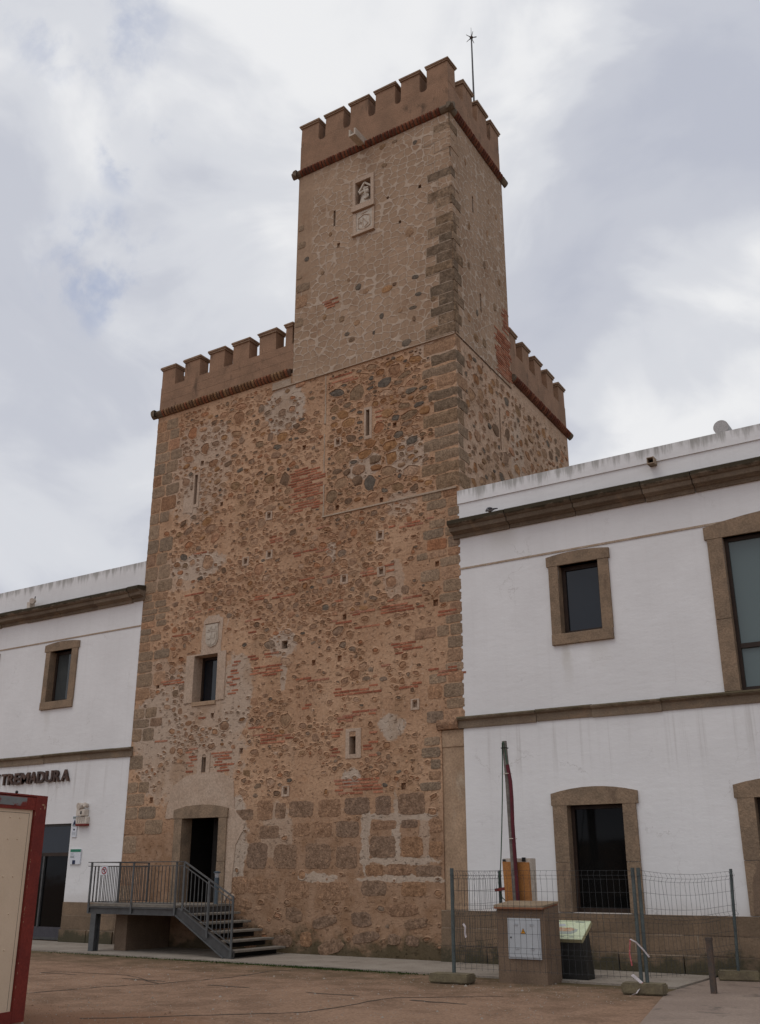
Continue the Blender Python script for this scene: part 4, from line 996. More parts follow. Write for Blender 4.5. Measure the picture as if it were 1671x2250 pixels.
def surround(parent, xo, xi, zi, lint, sill=None, arch=.09, out=.045, name='window_surround', rec=.24):
    """stone frame: outer x pair, inner x pair, inner z pair, lintel (x0,x1,z0,z1); jambs, lintel and sill"""
    b = MB()
    lintel_prism(b, lint[0], lint[1], lint[2], lint[3], arch, -out - .008, rec, 'frame_stone')
    s = b.obj(name, parent)
    for (a, c) in ((xo[0], xi[0]), (xi[1], xo[1])):
        b = MB(); zm = zi[0] + (zi[1] - zi[0]) * .46
        if zi[1] - zi[0] > 1.9:
            b.box(a, c, -out, rec, zi[0], zm - .004, 'frame_stone', .003); b.box(a, c, -out - .003, rec, zm + .004, lint[2] - .002, 'frame_stone', .003)
        else: b.box(a, c, -out, rec, zi[0], lint[2] - .002, 'frame_stone', .003)
        b.obj('jamb', s)
    if sill:
        b = MB(); b.bbox(sill[0], sill[1], -out - .02, rec, sill[2], zi[0] - .002, 'frame_stone', .012); b.obj('sill', s)
    return s

def joinery(parent, x0, x1, z0, z1, y, fw, mat='wood_frame', pane='glass', transom=None, extra=None, kind='window_frame'):
    b = MB()
    b.box(x0, x0 + fw, y, y + .07, z0, z1, mat); b.box(x1 - fw, x1, y, y + .07, z0, z1, mat)
    b.box(x0 + fw, x1 - fw, y, y + .07, z1 - fw, z1, mat); b.box(x0 + fw, x1 - fw, y, y + .07, z0, z0 + fw, mat)
    if transom: b.box(x0 + fw, x1 - fw, y - .01, y + .07, transom[0], transom[1], mat)
    f = b.obj(kind, parent)
    zs = [(z0 + fw, z1 - fw)] if not transom else [(z0 + fw, transom[0]), (transom[1], z1 - fw)]
    for (a, c) in zs:
        b = MB(); b.box(x0 + fw, x1 - fw, y + .04, y + .055, a, c, pane); b.obj('pane', f)
    return f

def wing(root, xa, xb, holes, cornice_x, ledge_to, plinth_from, plinth_to, tower_side, drain=None):
    b = MB()
    hl = [(*h, .26, 'frame_stone', 'dark_void') for h in holes]
    b.wall(Tfront, xa, xb, .0, 9.98, hl, .26, 'white')
    b.quad((xa, 0, 9.98), (xb, 0, 9.98), (xb, .4, 9.98), (xa, .4, 9.98), 'white'); b.quad((xa, .4, 9.98), (xb, .4, 9.98), (xb, .4, 9.5), (xa, .4, 9.5), 'white')
    b.quad((xa, .4, 9.5), (xb, .4, 9.5), (xb, 9, 9.5), (xa, 9, 9.5), 'roof')
    b.quad((xb, 9, 0), (xa, 9, 0), (xa, 9, 9.5), (xb, 9, 9.5), 'white')
    xe = xb if xa > 0 or tower_side == 'left' else xa
    b.quad((xe, 0, 0), (xe, 9, 0), (xe, 9, 9.98), (xe, 0, 9.98), 'white')
    # thin plaster step under the cornice
    b.box(xa if tower_side == 'right' else xa + .01, ledge_to, -.016, .01, 8.09, 8.13, 'ledge', .002) if tower_side == 'left' else b.box(xa + .01, ledge_to, -.016, .01, 8.09, 8.13, 'ledge', .002)
    b.obj('wall', root)
    # stone cornice in lengths
    b = MB(); x = cornice_x[0]; g = random.Random(5)
    while x < cornice_x[1]:
        ln = min(g.uniform(1.0, 1.7), cornice_x[1] - x); j = g.uniform(-.012, .012)
        pr_ = [(.02, 8.82), (-.055, 8.82), (-.06, 8.90), (-.10, 8.91), (-.12, 8.935), (-.22, 8.945), (-.235, 9.035), (-.285, 9.05), (-.335, 9.09), (-.345, 9.165), (-.31, 9.19), (.02, 9.25)]
        b.prism_x([(y + j * .6, z_ + j) for y, z_ in pr_], x, x + ln - .020, 'cornice_stone'); x += ln
    b.obj('cornice', root)
    b = MB(); x = cornice_x[0] + (.0 if tower_side == 'right' else .1)
    while x < cornice_x[1] - .02:
        ln = min(g.uniform(1.2, 2.2), cornice_x[1] - x); j = g.uniform(-.008, .008)
        pr_ = [(.02, 4.575), (-.035, 4.575), (-.04, 4.72), (-.06, 4.735), (-.10, 4.75), (-.118, 4.78), (-.105, 4.81), (.02, 4.83)]
        b.prism_x([(y + j, z_ + j) for y, z_ in pr_], x, x + ln - .008, 'string_stone'); x += ln
    b.obj('string_course', root)
    # ashlar plinth
    b = MB(); gaps_ = sorted([h for h in holes if h[2] < .5]); e_ = plinth_from
    for h in gaps_: b.box(e_, h[0] - .06, -.047, .01, 0, .955, 'plinth_joint'); e_ = h[1] + .04
    b.box(e_, plinth_to, -.047, .01, 0, .955, 'plinth_joint')
    for r, (z0, z1, o) in enumerate(((0.0, .30, .10), (.305, .635, .05), (.64, .965, .052))):
        x = plinth_from
        while x < plinth_to - .05:
            ln = min(g.uniform(.9, 1.9), plinth_to - x)
            if not any(h[0] - .25 < x + ln and x < h[1] + .25 and h[2] < .5 for h in holes):
                b.box(x, x + ln - .022, -o - g.uniform(0, .014), .005, z0, z1 - .014, 'plinth_stone', .007, g)
            else:
                for h in holes:
                    if h[2] < .5:
                        if x < h[0] - .08: b.box(x, min(x + ln - .022, h[0] - .06), -o, .005, z0, z1 - .006, 'plinth_stone', .003, g)
                        if x + ln > h[1] + .06: b.box(max(x, h[1] + .04), x + ln - .022, -o, .005, z0, z1 - .006, 'plinth_stone', .003, g)
            x += ln
    b.obj('plinth', root)

# ---- right wing
rwing = thing('white_building', 'white two-storey wing right of the tower with framed windows and long stone cornice', 'building', (8, 4, 0))
RH = [(2.98, 3.87, 6.32, 7.79), (6.42, 9.0, 4.832, 7.80), (2.86, 3.99, .967, 2.91), (6.42, 7.56, .967, 2.93), (10.9, 11.8, 6.32, 7.79)]
wing(rwing, .605, 17, RH, (.50, 17), 6.6, .0, 17, 'right')
b = MB(); b.box(.62, 17, -.028, .01, 9.665, 9.985, 'white'); b.obj('parapet_band', rwing)
b = MB()
b.box(5.15, 5.30, -.20, .0, 9.575, 9.59, 'plinth_joint'); b.box(5.15, 5.165, -.20, 0, 9.59, 9.70, 'plinth_joint'); b.box(5.285, 5.30, -.20, 0, 9.59, 9.70, 'plinth_joint'); b.box(5.15, 5.30, -.20, 0, 9.70, 9.715, 'plinth_joint'); b.box(5.165, 5.285, -.06, -.03, 9.59, 9.70, 'dark_void')
b.obj('drain_outlet', rwing)
surround(rwing, (2.77, 4.10), (2.98, 3.87), (6.32, 7.79), (2.73, 4.13, 7.79, 8.0), (2.765, 4.09, 6.09), .055)
joinery(rwing, 2.98, 3.87, 6.32, 7.79, .17, .085)
surround(rwing, (6.13, 9.3), (6.42, 9.0), (4.83, 7.80), (6.08, 9.35, 7.80, 8.05), None, .16)
joinery(rwing, 6.42, 9.0, 4.835, 7.80, .10, .07, transom=(5.63, 5.72), pane='glass_blind')
surround(rwing, (2.565, 4.25), (2.86, 3.99), (.97, 2.91), (2.54, 4.30, 2.91, 3.14), None, .11)
joinery(rwing, 2.86, 3.99, .97, 2.91, .16, .07, pane='glass_dark')
surround(rwing, (6.12, 7.86), (6.42, 7.56), (.97, 2.93), (6.08, 7.9, 2.93, 3.16), None, .11)
joinery(rwing, 6.42, 7.56, .97, 2.93, .16, .07, pane='glass_dark')
surround(rwing, (10.7, 12.0), (10.9, 11.8), (6.32, 7.79), (10.65, 12.05, 7.79, 8.0), (10.7, 12.0, 6.09), .055)
joinery(rwing, 10.9, 11.8, 6.32, 7.79, .17, .085)
b = MB(); b.prism_xz(wobble([(6.42, .99), (6.42, 1.9), (6.32, 1.75), (6.22, 1.5), (6.2, .985)], .02), -.052, -.02, 'render'); b.obj('render_patch', rwing)

# ---- left wing
lwing = thing('white_building', 'white two-storey wing left of the tower with bronze letters and a glass door', 'building', (-18, 4, 0))
LH = [(-13.03, -12.10, 6.31, 7.79), (-17.2, -15.7, 4.9, 7.80), (-13.6, -11.42, .0, 2.93)]
wing(lwing, -28, -9.40, LH, (-28, -9.30), -9.41, -28, -9.40, 'left')
surround(lwing, (-13.22, -11.86), (-13.03, -12.10), (6.31, 7.79), (-13.28, -11.82, 7.79, 7.99), (-13.23, -11.87, 6.09), .06)
lf = joinery(lwing, -13.03, -12.10, 6.31, 7.79, .19, .08)
b = MB(); b.box(-12.95, -12.52, .226, .229, 6.39, 7.71, 'curtain'); b.obj('curtain', lf)
surround(lwing, (-17.45, -15.44), (-17.2, -15.7), (4.85, 7.80), (-17.5, -15.41, 7.80, 8.0), None, .12)
joinery(lwing, -17.2, -15.7, 4.85, 7.80, .12, .07)
dr = joinery(lwing, -13.6, -11.42, .02, 2.93, .10, .06, 'steel_dark', 'glass_dark', kind='door')
for o in [c for c in dr.children]: bpy.data.objects.remove(o)
b = MB(); b.box(-13.54, -11.48, .14, .155, 2.19, 2.87, 'glass'); b.obj('pane', dr)
b = MB(); b.box(-13.54, -11.48, .14, .155, .33, 2.10, 'glass_dark'); b.obj('pane', dr)
b = MB(); b.box(-13.54, -11.48, .09, .17, 2.10, 2.19, 'wood_frame'); b.box(-12.52, -12.46, .09, .17, .33, 2.10, 'steel_dark'); b.obj('transom', dr)
b = MB(); b.box(-13.54, -11.48, .12, .16, .08, .33, 'kick'); b.obj('kick_plate', dr)

# ---- letters on the left wing
sign = thing('wall_lettering', 'dark bronze raised capitals reading EXTREMADURA on the white wall', 'sign', (-13, 0, 4.05))
def letter(ch, x0, x1, z0, z1):
    cu = bpy.data.curves.new('letter', 'FONT'); cu.body = ch; cu.size = 1; cu.extrude = .1; cu.offset = .028; cu.resolution_u = 4
    to = bpy.data.objects.new('letter_tmp', cu); COL.objects.link(to)
    dg = bpy.context.evaluated_depsgraph_get(); dg.update()
    me = bpy.data.meshes.new_from_object(to.evaluated_get(dg)); bpy.data.objects.remove(to)
    xs = [q.co.x for q in me.vertices]; ys = [q.co.y for q in me.vertices]
    sx = (x1 - x0) / (max(xs) - min(xs)); sz = (z1 - z0) / (max(ys) - min(ys)); mx, my = min(xs), min(ys)
    for q in me.vertices:
        x, y, z_ = q.co
        q.co = (x0 + (x - mx) * sx + 13, -.045 - z_ * .3, z0 + (y - my) * sz - 4.05)
    me.materials.clear(); me.materials.append(M['letter'])
    o = bpy.data.objects.new('letter', me); COL.objects.link(o); o.parent = sign
for ch, a, c in [('E', -15.22, -14.98), ('X', -14.95, -14.62), ('T', -14.53, -14.30), ('R', -14.24, -13.98), ('E', -13.95, -13.72), ('M', -13.69, -13.32), ('A', -13.30, -12.99), ('D', -12.97, -12.65), ('U', -12.63, -12.31), ('R', -12.28, -12.02), ('A', -11.97, -11.64)]:
    letter(ch, a, c, 4.045, 4.36)

# ---- small things fixed to the left wing
al = thing('alarm_box', 'small weathered cream alarm box with round siren above a stained white box', 'alarm', (-10.9, 0, 3.1))
b = MB(); b.bbox(-11.10, -10.78, -.16, .0, 3.10, 3.27, 'plastic', .012); b.box(-10.93, -10.88, -.165, -.155, 3.14, 3.22, 'black'); b.obj('housing', al)
b = MB(); b.tube([(-11.0, -.05, 3.36), (-11.03, -.17, 3.345)], [.085, .095], 'plastic', 16); b.tube([(-10.85, -.02, 3.37), (-10.85, -.12, 3.39)], [.055, .06], 'plastic', 12); b.obj('siren', al)
bx_ = thing('junction_box', 'stained white box with a faded red lower edge under the alarm', 'junction box', (-10.9, 0, 2.95))
b = MB(); b.bbox(-11.13, -10.72, -.12, .0, 2.90, 3.085, 'plastic', .01)
for k in range(4): b.box(-11.05 + k * .08, -11.04 + k * .08, -.123, -.118, 2.93, 3.06, 'black')
b.obj('housing', bx_)
b = MB(); b.bbox(-11.13, -10.72, -.122, .0, 2.85, 2.90, 'oldred', .008); b.obj('lower_edge', bx_)
nt_ = thing('notice_sign', 'small printed security notice left of the stained white box', 'notice', (-11.26, 0, 2.97))
b = MB(); b.box(-11.35, -11.16, -.03, -.005, 2.85, 3.11, 'paper'); b.obj('plate', nt_)
b = MB(); b.box(-11.34, -11.17, -.034, -.031, 3.045, 3.10, 'ink'); b.box(-11.34, -11.17, -.034, -.031, 2.86, 2.885, 'ink'); b.prism_xz([(-11.33, 2.89), (-11.20, 2.89), (-11.26, 3.03)], -.034, -.031, 'navy'); b.obj('print', nt_)
nt2 = thing('notice_sign', 'narrow pale notice with small camera pictogram, below the security notice', 'notice', (-11.26, 0, 2.7))
b = MB(); b.box(-11.355, -11.17, -.028, -.005, 2.57, 2.84, 'paper'); b.obj('plate', nt2)
b = MB(); b.box(-11.29, -11.235, -.032, -.029, 2.755, 2.785, 'navy'); b.box(-11.275, -11.25, -.032, -.029, 2.74, 2.755, 'navy')
for zz in (2.69, 2.66, 2.63): b.box(-11.34, -11.19, -.032, -.029, zz, zz + .006, 'ink')
b.obj('print', nt2)
inf = thing('information_sign', 'white plaque with a green header beside the glass door', 'sign', (-11.11, 0, 2.08))
b = MB(); b.box(-11.31, -10.91, -.035, -.005, 1.885, 2.265, 'paper'); b.obj('plate', inf)
b = MB(); b.box(-11.31, -10.91, -.039, -.036, 2.195, 2.265, 'green'); b.obj('header', inf)
b = MB()
for (x0, x1, zz) in ((-11.29, -11.18, 2.14), (-11.29, -11.14, 2.085), (-11.29, -11.14, 2.05)): b.box(x0, x1, -.039, -.036, zz, zz + .014, 'ink')
b.box(-11.20, -11.09, -.039, -.036, 1.89, 1.99, 'navy'); b.obj('print', inf)
fl = thing('floodlight', 'small pale floodlight standing on the left wing cornice', 'floodlight', (-13.98, -.2, 9.21))
b = MB(); b.box(-14.12, -13.98, -.24, -.06, 9.21, 9.40, 'plastic', .004); b.obj('bracket', fl)
b = MB(); b.tube([(-13.9, -.16, 9.43), (-13.86, -.28, 9.40)], [.07, .085], 'plastic', 14); b.bar((-13.86, -.2, 9.36), (-13.82, -.2, 9.55), .02, 'black'); b.obj('lamp_head', fl)

vent = thing('vent_pipe', 'short grey round pipe lying on the right wing parapet', 'vent pipe', (6.66, .2, 9.98))
b = MB(); b.tube([(6.66, -.02, 10.10), (6.66, .03, 10.10), (6.66, .40, 10.10)], [.15, .15, .15], 'vent', 28)
b.obj('pipe', vent)
pg_ = thing('pigeon', 'grey pigeon perched on the right wing cornice near the tower', 'pigeon', (1.58, -.3, 9.19)); pg_.scale = (.66, .66, .66)
b = MB()
pts = [(-.125, 0, .06), (-.105, 0, .105), (-.06, 0, .115), (.0, 0, .105), (.07, 0, .10), (.13, 0, .10), (.20, 0, .095)]
rs = [.02, .055, .085, .09, .068, .036, .014]
b.tube([(1.58 + a, -.3 + c, 9.185 + e) for a, c, e in pts], rs, 'feather', 12)
b.obj('body', pg_)
b = MB(); ball(b, (1.455, -.305, 9.27), .036, 'feather_dark'); b.tube([(1.425, -.305, 9.265), (1.395, -.305, 9.255)], [.01, .003], 'feather_dark', 6); b.obj('head', pg_)
b = MB(); b.prism_xz([(1.70, 9.265), (1.86, 9.272), (1.87, 9.285), (1.70, 9.31)], -.33, -.27, 'feather_dark'); b.obj('tail', pg_)
b = MB()
for yy in (-.375, -.228): ball(b, (1.61, yy, 9.30), .05, 'feather_dark', 2.0, .3, .8)
for yy in (-.32, -.28): b.tube([(1.58, yy, 9.17), (1.58, yy, 9.25)], .008, 'oldred', 5)
b.obj('wing', pg_)


# ================================================================== METAL STAIRCASE at the tower door
st = thing('metal_staircase', 'grey steel landing and stairs with railings up to the tower door', 'staircase', (-6.5, -1, 0))
b = MB(); b.box(-8.33, -5.55, -1.92, -.06, .955, 1.0, 'tread'); b.obj('landing', st)
b = MB()                                                    # channel beams
b.box(-8.33, -5.58, -1.90, -1.84, .79, .95, 'steel_dark'); b.box(-8.33, -5.58, -1.93, -1.90, .92, .95, 'steel_dark'); b.box(-8.33, -5.58, -1.93, -1.90, .79, .815, 'steel_dark')
b.box(-8.33, -8.27, -1.84, -.1, .79, .95, 'steel_dark'); b.box(-5.64, -5.58, -1.84, -.1, .79, .95, 'steel_dark'); b.box(-8.27, -5.64, -.16, -.1, .79, .95, 'steel_dark')
b.obj('landing_frame', st)
b = MB(); x0, x1 = -8.20, -8.04
b.box(x0, x1, -1.93, -1.91, 0, .79, 'steel'); b.box(x0, x1, -1.79, -1.77, 0, .79, 'steel'); b.box((x0 + x1) / 2 - .01, (x0 + x1) / 2 + .01, -1.91, -1.79, 0, .79, 'steel'); b.obj('leg', st)
for yy in (-1.90,):
    b = MB()
    b.prism_xz([(-5.58, .79), (-5.58, .95), (-5.45, .95), (-3.90, .14), (-3.90, .0), (-4.13, .0)], yy, yy + .05, 'steel_dark')
    if yy < -1:
        b.prism_xz([(-5.50, .955), (-5.45, .955), (-3.90, .145), (-3.90, .115), (-5.46, .925), (-5.50, .925)], yy - .03, yy - .001, 'steel'); b.prism_xz([(-5.58, .79), (-5.57, .82), (-4.14, .02), (-4.16, .0)], yy - .03, yy - .001, 'steel')
    b.obj('stringer', st)
for k in range(5):
    b = MB(); x = -5.23 + k * .3325; zt = .835 - k * .17
    b.bbox(x - .30, x, -1.845, -.145, zt - .045, zt, 'tread', .008); b.box(x - .29, x - .05, -1.845, -1.80, zt - .07, zt - .046, 'steel_dark'); b.obj('tread', st)
    b = MB(); b.box(x - .30, x - .29, -1.84, -.1, zt - .16, zt - .048, 'black'); b.obj('gap_shade_plate', st)  # black plate added to darken the gap between treads and block light below
def rail_post(x, y, z0, z1): 
    b = MB(); b.box(x - .025, x + .025, y - .012, y + .012, z0, z1, 'steel'); b.obj('post', st)
for x in (-8.31, -6.93, -5.60): rail_post(x, -1.93, .80, 1.90)
rail_post(-5.36, -1.94, .88, 1.89); rail_post(-4.62, -1.94, .38, 1.51); rail_post(-3.93, -1.94, .03, 1.19)
for y in (-1.05, -.1): rail_post(-8.31, y, .80, 1.90)
b = MB()
b.box(-8.42, -5.36, -1.955, -1.925, 1.895, 1.912, 'steel_dark'); b.box(-8.42, -5.36, -1.945, -1.93, 1.81, 1.825, 'steel_dark'); b.box(-8.33, -5.60, -1.945, -1.93, 1.03, 1.045, 'steel_dark')
x = -8.2
while x < -5.4: b.box(x, x + .013, -1.944, -1.931, 1.045, 1.81, 'steel_dark'); x += .108
b.obj('railing', st)
b = MB()
b.box(-8.325, -8.295, -1.92, -.08, 1.895, 1.912, 'steel_dark'); b.box(-8.318, -8.303, -1.92, -.08, 1.81, 1.825, 'steel_dark'); b.box(-8.318, -8.303, -1.92, -.08, 1.03, 1.045, 'steel_dark')
y = -1.82
while y < -.15: b.box(-8.316, -8.303, y, y + .013, 1.045, 1.81, 'steel_dark'); y += .108
b.obj('railing', st)
b = MB(); sl = (1.19 - 1.90) / 1.42
def zr(x, z0): return z0 + (x + 5.36) * -.4945
b.bar((-5.36, -1.94, 1.90), (-3.91, -1.94, zr(-3.91, 1.90)), .03, 'steel'); b.bar((-5.36, -1.94, 1.81), (-3.93, -1.94, zr(-3.93, 1.81)), .018, 'steel'); b.bar((-5.5, -1.94, .83), (-3.93, -1.94, .30), .018, 'steel') if False else b.bar((-5.36, -1.94, .98), (-3.93, -1.94, zr(-3.93, .98)), .018, 'steel')
x = -5.26
while x < -3.98: b.box(x, x + .014, -1.947, -1.933, zr(x, .985), zr(x, 1.80), 'steel'); x += .112
b.obj('railing', st)
b = MB()                                                    # wall-side rail
b.bar((-5.36, -.12, 1.90), (-3.91, -.12, zr(-3.91, 1.90)), .025, 'steel'); b.bar((-5.36, -.12, .98), (-3.93, -.12, zr(-3.93, .98)), .018, 'steel')
x = -5.26
while x < -3.98 and False: x += .112
b.obj('railing', st) if False else None

ns = thing('prohibition_sign', 'small white plate with a red crossed circle hanging on the landing railing', 'sign', (-7.85, -1.96, 1.73))
b = MB(); b.box(-7.955, -7.745, -1.966, -1.950, 1.625, 1.815, 'paper'); b.obj('plate', ns)
b = MB()
for k in range(24):
    a0, a1 = 2 * math.pi * k / 24, 2 * math.pi * (k + 1) / 24
    P = [(math.cos(a0), math.sin(a0)), (math.cos(a1), math.sin(a1))]
    b.prism_xz([(-7.85 + P[0][0] * .06, 1.72 + P[0][1] * .06), (-7.85 + P[1][0] * .06, 1.72 + P[1][1] * .06), (-7.85 + P[1][0] * .082, 1.72 + P[1][1] * .082), (-7.85 + P[0][0] * .082, 1.72 + P[0][1] * .082)], -1.970, -1.967, 'signred')
b.bar((-7.90, -1.969, 1.77), (-7.80, -1.969, 1.67), .012, 'signred'); b.obj('red_ring', ns)
b = MB(); b.prism_xz([(-7.875, 1.69), (-7.86, 1.73), (-7.875, 1.76), (-7.855, 1.765), (-7.845, 1.735), (-7.82, 1.76), (-7.81, 1.75), (-7.835, 1.715), (-7.82, 1.68), (-7.835, 1.675), (-7.85, 1.705), (-7.865, 1.68)], -1.9685, -1.9672, 'black'); b.obj('pictogram', ns)

bl = thing('bollard_lamp', 'slim blue grey bollard lamp with bright metal collar beside the tower door', 'bollard lamp', (-5.69, -.5, 1.0))
b = MB(); b.lathe([(.06, 1.0), (.055, 1.02), (.055, 1.57)], -5.69, -.5, 'bollard', 18); b.obj('post', bl)
b = MB(); b.lathe([(.045, 1.57), (.05, 1.60), (.06, 1.665)], -5.69, -.5, 'chrome', 18); b.obj('collar', bl)
b = MB(); b.lathe([(.075, 1.665), (.085, 1.68), (.08, 1.695), (.02, 1.71)], -5.69, -.5, 'bollard', 18); b.obj('cap', bl)

pier = MB(); pier.box(-7.90, -7.53, -1.42, -.03, 0, .76, 'render', .004)
o = pier.obj('masonry_pier'); o['label'] = 'squat brown rendered pier under the steel landing'; o['category'] = 'pier'


# ================================================================== THE SITE FENCE
def wire_panel(root, A, B, z0, z1, nv, sag=0.0, seed=1):
    """welded mesh between A and B with the usual folds"""
    g = random.Random(seed)
    A = Vector((A[0], A[1], 0)); B = Vector((B[0], B[1], 0)); t = (B - A).normalized(); nrm = Vector((t.y, -t.x, 0)); L = (B - A).length
    b = MB(); H = z1 - z0; r = .0027
    lv = [1, .955, .92, .80, .66, .60, .565, .53, .40, .27, .22, .185, .06]
    fold = {1: 0, .955: .03, .92: 0, .60: 0, .565: .03, .53: 0, .27: 0, .22: .03, .185: 0}
    def P(s_, f):
        dz = -sag * math.sin(math.pi * min(1, s_ / L)) * (1 if f > .4 else .4)
        w_ = .02 * math.sin(s_ * 5.1 + f * 3 + seed) * (1 if sag else .2)
        return A + t * s_ + nrm * (fold.get(f, 0) + w_) + Vector((0, 0, z0 + H * f + dz))
    for f in lv: b.tube([P(L * k / 12, f) for k in range(13)], r, 'wire', 4, False, False)
    for i in range(nv + 1):
        s_ = L * i / nv
        b.tube([P(s_, f) + t * g.uniform(-.006, .006) * (3 if sag else 1) for f in lv] + [P(s_, .06) - Vector((0, 0, .03))], r * .95, 'wire', 4, False, False)
    b.obj('wire_mesh', root)
def fpost(root, x, y, z0, z1, lean=(0, 0), r=.028):
    b = MB(); b.tube([(x, y, z0), (x + lean[0], y + lean[1], z1)], r, 'post', 10); b.box(x + lean[0] - .02, x + lean[0] + .02, y + lean[1] - .035, y + lean[1] + .035, z1 - .12, z1 - .09, 'post'); b.obj('post', root)
fa = thing('mesh_fence', 'wire mesh fence panel running back towards the wall, left of the kiosk', 'fence panel', (2.05, -2.3, 0), 'wire mesh fence panels')
wire_panel(fa, (2.06, -3.18), (2.08, -1.55), .15, 1.70, 20, .015, 2); fpost(fa, 2.08, -1.52, .0, 1.71); 
fb = thing('mesh_fence', 'long straight wire mesh fence panel standing in front of the electrical kiosk', 'fence panel', (3.6, -3.25, 0), 'wire mesh fence panels')
wire_panel(fb, (2.06, -3.25), (5.20, -3.25), .10, 1.70, 31, 0, 3); fpost(fb, 2.04, -3.25, .12, 1.74, r=.032); fpost(fb, 5.22, -3.25, .12, 1.74)
fc = thing('mesh_fence', 'short sagging wire mesh fence panel at the right end of the fence', 'fence panel', (5.6, -1.9, 0), 'wire mesh fence panels')
wire_panel(fc, (5.30, -3.20), (6.0, -.52), .12, 1.70, 22, .06, 4); fpost(fc, 5.30, -3.22, .12, 1.74); fpost(fc, 5.93, -.50, .12, 1.73, (.07, -.03), .026)
def foot(x0, x1, y0, y1, h, label, ang=0):
    o = MB(); cx, cy = (x0 + x1) / 2, (y0 + y1) / 2
    bm_ = bmesh.new(); bmesh.ops.create_cube(bm_, size=1); bmesh.ops.scale(bm_, vec=(x1 - x0, y1 - y0, h), verts=bm_.verts)
    bmesh.ops.bevel(bm_, geom=bm_.edges[:], offset=.02, segments=2, affect='EDGES')
    bmesh.ops.rotate(bm_, matrix=Matrix.Rotation(ang, 3, 'Z'), verts=bm_.verts); bmesh.ops.translate(bm_, vec=(cx, cy, h / 2 - .02), verts=bm_.verts)
    o.bm(bm_, 'foot'); q = o.obj('concrete_block'); q['label'] = label; q['category'] = 'concrete block'; q['group'] = 'concrete fence feet'
foot(1.72, 2.42, -3.55, -3.25 + .05, .14, 'concrete fence foot under the left post by the mossy kerb', .1)
foot(4.95, 5.58, -3.42, -3.12, .15, 'yellowish concrete fence foot under the two middle posts', .12)
foot(5.60, 6.25, -.62, -.34, .15, 'brown concrete fence foot close to the plinth at the right', .25)
rp = MB(); rp.box(6.06, 6.14, -2.66, -2.58, -.05, .74, 'rust', .004); rp.box(6.055, 6.145, -2.665, -2.575, .70, .745, 'rust', .003)
o = rp.obj('steel_post'); o['label'] = 'short rusty steel post standing alone at the right'; o['category'] = 'post'
def ribbon(name, pts, wd, mats, label):
    b = MB(); k = 0
    for p, q in zip(pts[:-1], pts[1:]):
        p, q = Vector(p), Vector(q); n_ = Vector((.5, .1, .35)).normalized() * wd
        d_ = Vector((.004, -.004, 0))
        b.add([p, q, q + n_, p + n_, p + d_, q + d_, q + n_ + d_, p + n_ + d_], [(0, 1, 2, 3), (7, 6, 5, 4), (0, 4, 5, 1), (1, 5, 6, 2), (2, 6, 7, 3), (3, 7, 4, 0)], mats[k % len(mats)]); k += 1
    o = b.obj(name); o['label'] = label; o['category'] = 'tape'; o['group'] = 'barrier tape scraps'
ribbon('barrier_tape', [(5.10, -3.30, .35), (5.08, -3.31, .52), (5.11, -3.32, .72), (5.20, -3.33, .68), (5.30, -3.32, .58), (5.38, -3.31, .48)], .022, ['tape_red', 'tape_red', 'tape', 'tape', 'tape'], 'red and white tape scrap tied halfway up the middle fence post')
ribbon('barrier_tape', [(5.08, -3.30, .22), (5.16, -3.32, .17), (5.24, -3.36, .12), (5.22, -3.42, .05), (5.18, -3.48, -.02), (5.15, -3.52, -.02)], .045, ['tape', 'tape', 'tape_red', 'tape', 'tape'], 'crumpled white tape scrap hanging at the foot of the middle fence post')
ribbon('barrier_tape', [(1.32 + .9, -3.255, .86), (1.36 + .9, -3.26, .81), (1.35 + .9, -3.26, .72), (1.37 + .9, -3.26, .65)], .035, ['tape'], 'small white tape scrap caught on the mesh near the left fence post')

# ================================================================== ELECTRICAL KIOSK, POLE, BOARD, LECTERN
kx0, kx1, ky0, ky1 = 2.66, 3.53, -2.85, -2.27
ki = thing('electrical_kiosk', 'brown rendered electrical kiosk with a grey metal door behind the fence', 'electrical kiosk', (3.1, -2.55, 0))
b = MB(); b.prism_x([(ky0, -.05), (ky0, 1.10), (ky1, 1.155), (ky1, -.05)][::-1], kx0, kx1, 'render'); b.obj('housing', ki)
b = MB(); b.prism_x([(ky0 - .06, 1.10), (ky0 - .06, 1.125), (ky1, 1.185), (ky1, 1.16)][::-1], kx0 - .02, kx1 - .0, 'terracotta'); 
b.prism_x([(ky0 - .05, 1.128), (ky0 - .04, 1.16), (ky1 + .01, 1.215), (ky1 + .01, 1.188)][::-1], kx0 - .03, kx1 + .01, 'slab'); b.obj('roof_slab', ki)
b = MB(); b.box(2.865, 3.45, ky0 - .02, ky0 + .01, .34, .96, 'grey_door'); b.box(2.885, 3.43, ky0 - .032, ky0 - .019, .36, .94, 'grey_door')
dr_ = b.obj('door', ki)
b = MB()
for (x, z_) in ((2.99, .85), (3.27, .85), (3.0, .49), (3.27, .49)):
    for q in range(2): b.box(x, x + .065, ky0 - .042, ky0 - .031, z_ + q * .022, z_ + q * .022 + .011, 'grey_door')
b.obj('vent_louvre', dr_)
b = MB(); b.tube([(2.925, ky0 - .045, .665), (2.925, ky0 - .03, .665)], .012, 'black', 10); b.obj('lock', dr_)
b = MB(); b.prism_xz([(3.105, .725), (3.195, .725), (3.15, .81)], ky0 - .036, ky0 - .031, 'black'); b.prism_xz([(3.114, .731), (3.186, .731), (3.15, .80)], ky0 - .039, ky0 - .0355, 'yellow'); b.prism_xz([(3.156, .782), (3.14, .758), (3.148, .757), (3.142, .737), (3.162, .762), (3.153, .763)], ky0 - .042, ky0 - .0385, 'black'); b.obj('warning_triangle', dr_)

